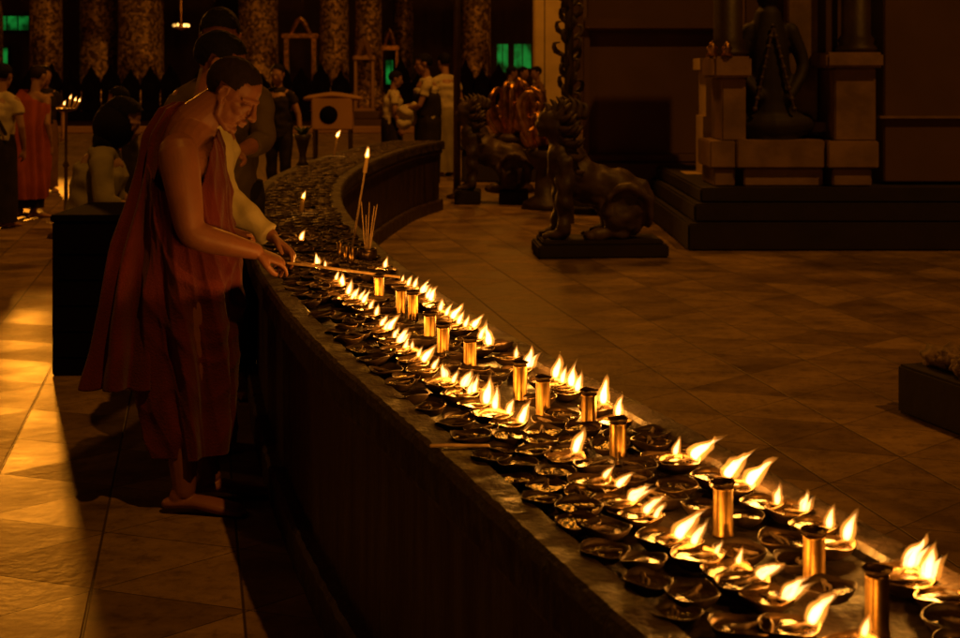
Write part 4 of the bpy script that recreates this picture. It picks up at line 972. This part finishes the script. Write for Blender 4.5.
arch(364, 20, 60, 108, 'pillar', YH - .5); arch(300, 32, 38, 104, 'gilt', YH + .2); arch(389, 18, 50, 108, 'gilt', YH + .4); arch(232, 20, 40, 100, 'wood', YH + .3)
# hanging carved valance at the roof line, and pierced panels between columns
bm = bmesh.new(); r_ = random.Random(11)
for k in range(90):
    x = -16 + k * .215; h = .10 + .10 * abs(math.sin(k * .9)); tube(bm, [Vector((x, YH - 1.3, 3.55)), Vector((x, YH - 1.3, 3.5 - h)), Vector((x + .03, YH - 1.3, 3.4 - h))], [.10, .07, .01], seg=6, flat=.4, flatdir=(0, 1, 0))
for k in range(90):
    x = -16 + k * .215; tube(bm, [Vector((x, YH - 1.3, 3.55)), Vector((x, YH - 1.3, 4.0))], [.1, .1], seg=6, flat=.4, flatdir=(0, 1, 0))
obj('valance', bm, M['wood'], hall)
# crest fence: dark lotus-leaf panels in front of the columns
fence = thing('crest_fence', 'dark fence of pointed lotus leaf panels running in front of the gold columns', 'fence', (0, YH - 1.35, 0))
def leaf_panel(x, w, h):
    bm = bmesh.new(); prof = [(-.5, 0), (-.5, .45), (-.56, .60), (-.42, .78), (-.2, .88), (0, 1.06), (.2, .88), (.42, .78), (.56, .60), (.5, .45), (.5, 0)]
    f = [bm.verts.new((x + a * w, 0, .52 + b_ * h)) for a, b_ in prof]; fc = bm.faces.new(f); ex = bmesh.ops.extrude_face_region(bm, geom=[fc])
    for v in [e for e in ex['geom'] if isinstance(e, bmesh.types.BMVert)]: v.co.y += .12
    bmesh.ops.bevel(bm, geom=bm.edges[:], offset=.012, segments=1, affect='EDGES'); ell(bm, (x, -.01, .52 + h * .45), (w * .25, .04, h * .2), seg=10)
    return obj('leaf_panel', bm, M['black'], fence, False)
for i, px in enumerate(list(range(-8, 200, 19)) + list(range(213, 350, 19)) + [404, 420, 466, 482, 498]):
    h = 1.05 if px < 200 else (1.2 if i % 2 else .95); leaf_panel(hx(px), 17 / hs, h + .08 * math.sin(i * 2.1))
bm = bmesh.new(); box(bm, hx(-16), hx(205), -.02, .14, .3, .519, .01); box(bm, hx(206), hx(352), -.02, .14, .3, .519, .01); box(bm, hx(396), hx(508), -.02, .14, .3, .519, .01); obj('rail', bm, M['black'], fence, False)
# chandelier
ch_ = thing('chandelier', 'small gilded chandelier with glowing lamps hanging between the columns above the three men', 'chandelier', at(181, 28, 30)); ch_.scale = (.6, .6, .6)
bm = bmesh.new(); lathe(bm, [(.001, -.1), (.05, -.06), (.28, 0), (.30, .03), (.1, .06), (.03, .2), (.02, 2.2), (.001, 2.2)], 24); obj('frame', bm, M['gilt'], ch_)
for k in range(7):
    a = k * .9; bm = bmesh.new(); ell(bm, (.28 * math.cos(a), .28 * math.sin(a), .10 + .02 * (k % 2)), (.045, .045, .06), seg=12); obj('bulb', bm, M['bulb'], ch_)
# buddha niche glow in hall: small gilded seated figure
# dark backdrop block beyond, closing the terrace: trees / far buildings lost in the night
bb = thing('far_building', 'black unlit building closing the terrace behind the pavilion', 'building', (0, 0, 0))
bm = bmesh.new(); box(bm, -40, 45, 46, 50, 0.001, 12, .1); obj('wall', bm, M['wall'], bb, False)
bm = bmesh.new()
for k in range(18): box(bm, -38 + k * 4.6, -37.4 + k * 4.6, 45.8, 46, .002, 12, .05)
obj('pilaster', bm, M['wall'], bb, False)
# low white parapet/step line of the far lit terrace
ps = thing('far_step', 'long pale stone step in front of the pavilion platform', 'step', (0, 0, 0))
bm = bmesh.new(); box(bm, -16.5, 3.9, YH - 2.0, YH - 1.55, 0.001, .16, .02); obj('tread', bm, M['pillar'], ps, False)

# ================================================================ light
w = bpy.data.worlds.new('World'); bpy.context.scene.world = w; w.use_nodes = True
nt = w.node_tree; bg = nt.nodes['Background']; sky = nt.nodes.new('ShaderNodeTexSky'); sky.sky_type = 'NISHITA'; sky.sun_disc = False
SE, SA = 57, 146     # elevation, azimuth of the high flood light (behind the camera, to the right)
sky.sun_elevation = R(SE); sky.sun_rotation = R(SA)
nt.links.new(sky.outputs[0], bg.inputs[0]); bg.inputs[1].default_value = .00015
sl = bpy.data.lights.new('high_floodlight', 'SUN'); sl.energy = SUN_E; sl.angle = R(.8); sl.color = (1, .35, .027)
so = bpy.data.objects.new('high_floodlight', sl); C.objects.link(so)
so.rotation_euler = (R(90 - SE), 0, math.pi - R(SA) - math.pi * 1.0) if False else (0, 0, 0)
dv = Vector((-math.sin(R(SA)) * math.cos(R(SE)), -math.cos(R(SA)) * math.cos(R(SE)), -math.sin(R(SE))))
so.rotation_euler = dv.to_track_quat('-Z', 'Y').to_euler()
def lamp(label, x, y, z, e, r=.12, col=AMB, aim=None):
    t = thing('flood_lamp', label, 'lamp', (x, y, z))
    bm = bmesh.new(); lathe(bm, [(.001, .16), (.05, .16), (.14, .06), (.16, 0), (.15, -.01), (.13, .05), (.001, .13)], 20); obj('shade', bm, M['wood'], t)
    bm = bmesh.new(); ell(bm, (0, 0, -.02), (.07, .07, .08), seg=14); obj('bulb', bm, M['bulb'], t)
    bm = bmesh.new(); tube(bm, [Vector((0, 0, .15)), Vector((0, 0, 8 - z if z < 7 else 1))], [.02, .02], seg=8); obj('hanger', bm, M['wood'], t)
    ld = bpy.data.lights.new('lamp_light', 'SPOT' if aim else 'POINT'); ld.energy = e; ld.color = col; ld.shadow_soft_size = r
    l = bpy.data.objects.new('lamp_light', ld); C.objects.link(l); l.parent = t; l.location = (0, 0, -.2)
    if aim:
        ld.spot_size = R(38); ld.spot_blend = .5; l.rotation_euler = (Vector(aim) - Vector((x, y, z))).to_track_quat('-Z', 'Y').to_euler()
lamp('hanging lamp high over the left of the terrace, above the picture', -8.6, 25, 4.6, LE[0], .35, aim=(-2.0, 5.0, 0))
lamp('hanging lamp in front of the left gold columns, above the picture', -10.5, 31.0, 5.4, LE[1], .2)
lamp('hanging lamp in front of the middle gold columns, above the picture', -4.6, 31.0, 5.4, LE[2], .2)
lamp('hanging lamp in front of the right gold columns, above the picture', .4, 30.5, 5.4, LE[3], .2)
lamp('hanging lamp above the right terrace, between table bend and lion statue', .2, 14.5, 6.5, LE[4], .3)
lamp('added fill lamp above the left terrace beside the camera', -4.2, 2.2, 4.2, LE[5], .3)  # added fill light for the people on the left, fixture invented
lamp('added fill lamp above the right terrace beside the camera', 3.6, 1.0, 5.2, LE[6], .3)  # added front fill for the shrine and piers, unseen fixture
lamp('added fill lamp over the far left of the terrace, outside the picture', -8.5, 8.5, 4.6, LE[7], .3)  # added to brighten the orange robe and white shirt at far left
lamp('added fill lamp in front of the ochre pillar, above the picture', .6, 23.0, 5.2, 45, .2)  # added to brighten the front of the pillar
if WS: bpy.data.scenes.remove(WS)

# ================================================================ camera and render
cd = bpy.data.cameras.new('camera'); co = bpy.data.objects.new('camera', cd); C.objects.link(co)
co.location = (0, 0, CAMZ); co.rotation_euler = (R(90), 0, 0)
cd.sensor_width = 36; cd.sensor_fit = 'HORIZONTAL'; cd.lens = F / 960 * 36; cd.shift_y = -(319 - HY) / 960
cd.clip_start = .02; cd.clip_end = 500
cd.dof.use_dof = True; cd.dof.focus_distance = 3.4; cd.dof.aperture_fstop = 7.5
sc = bpy.context.scene; sc.camera = co
sc.render.engine = 'CYCLES'
sc.view_settings.view_transform = 'Standard'; sc.view_settings.look = 'None'; sc.view_settings.exposure = 0; sc.view_settings.gamma = 1
cy = sc.cycles
cy.use_denoising = True; cy.use_light_tree = True; cy.max_bounces = 5; cy.diffuse_bounces = 2; cy.glossy_bounces = 3; cy.transparent_max_bounces = 12; cy.volume_bounces = 0
cy.sample_clamp_indirect = 3; cy.sample_clamp_direct = 0; cy.volume_step_rate = 5; cy.caustics_reflective = False; cy.caustics_refractive = False
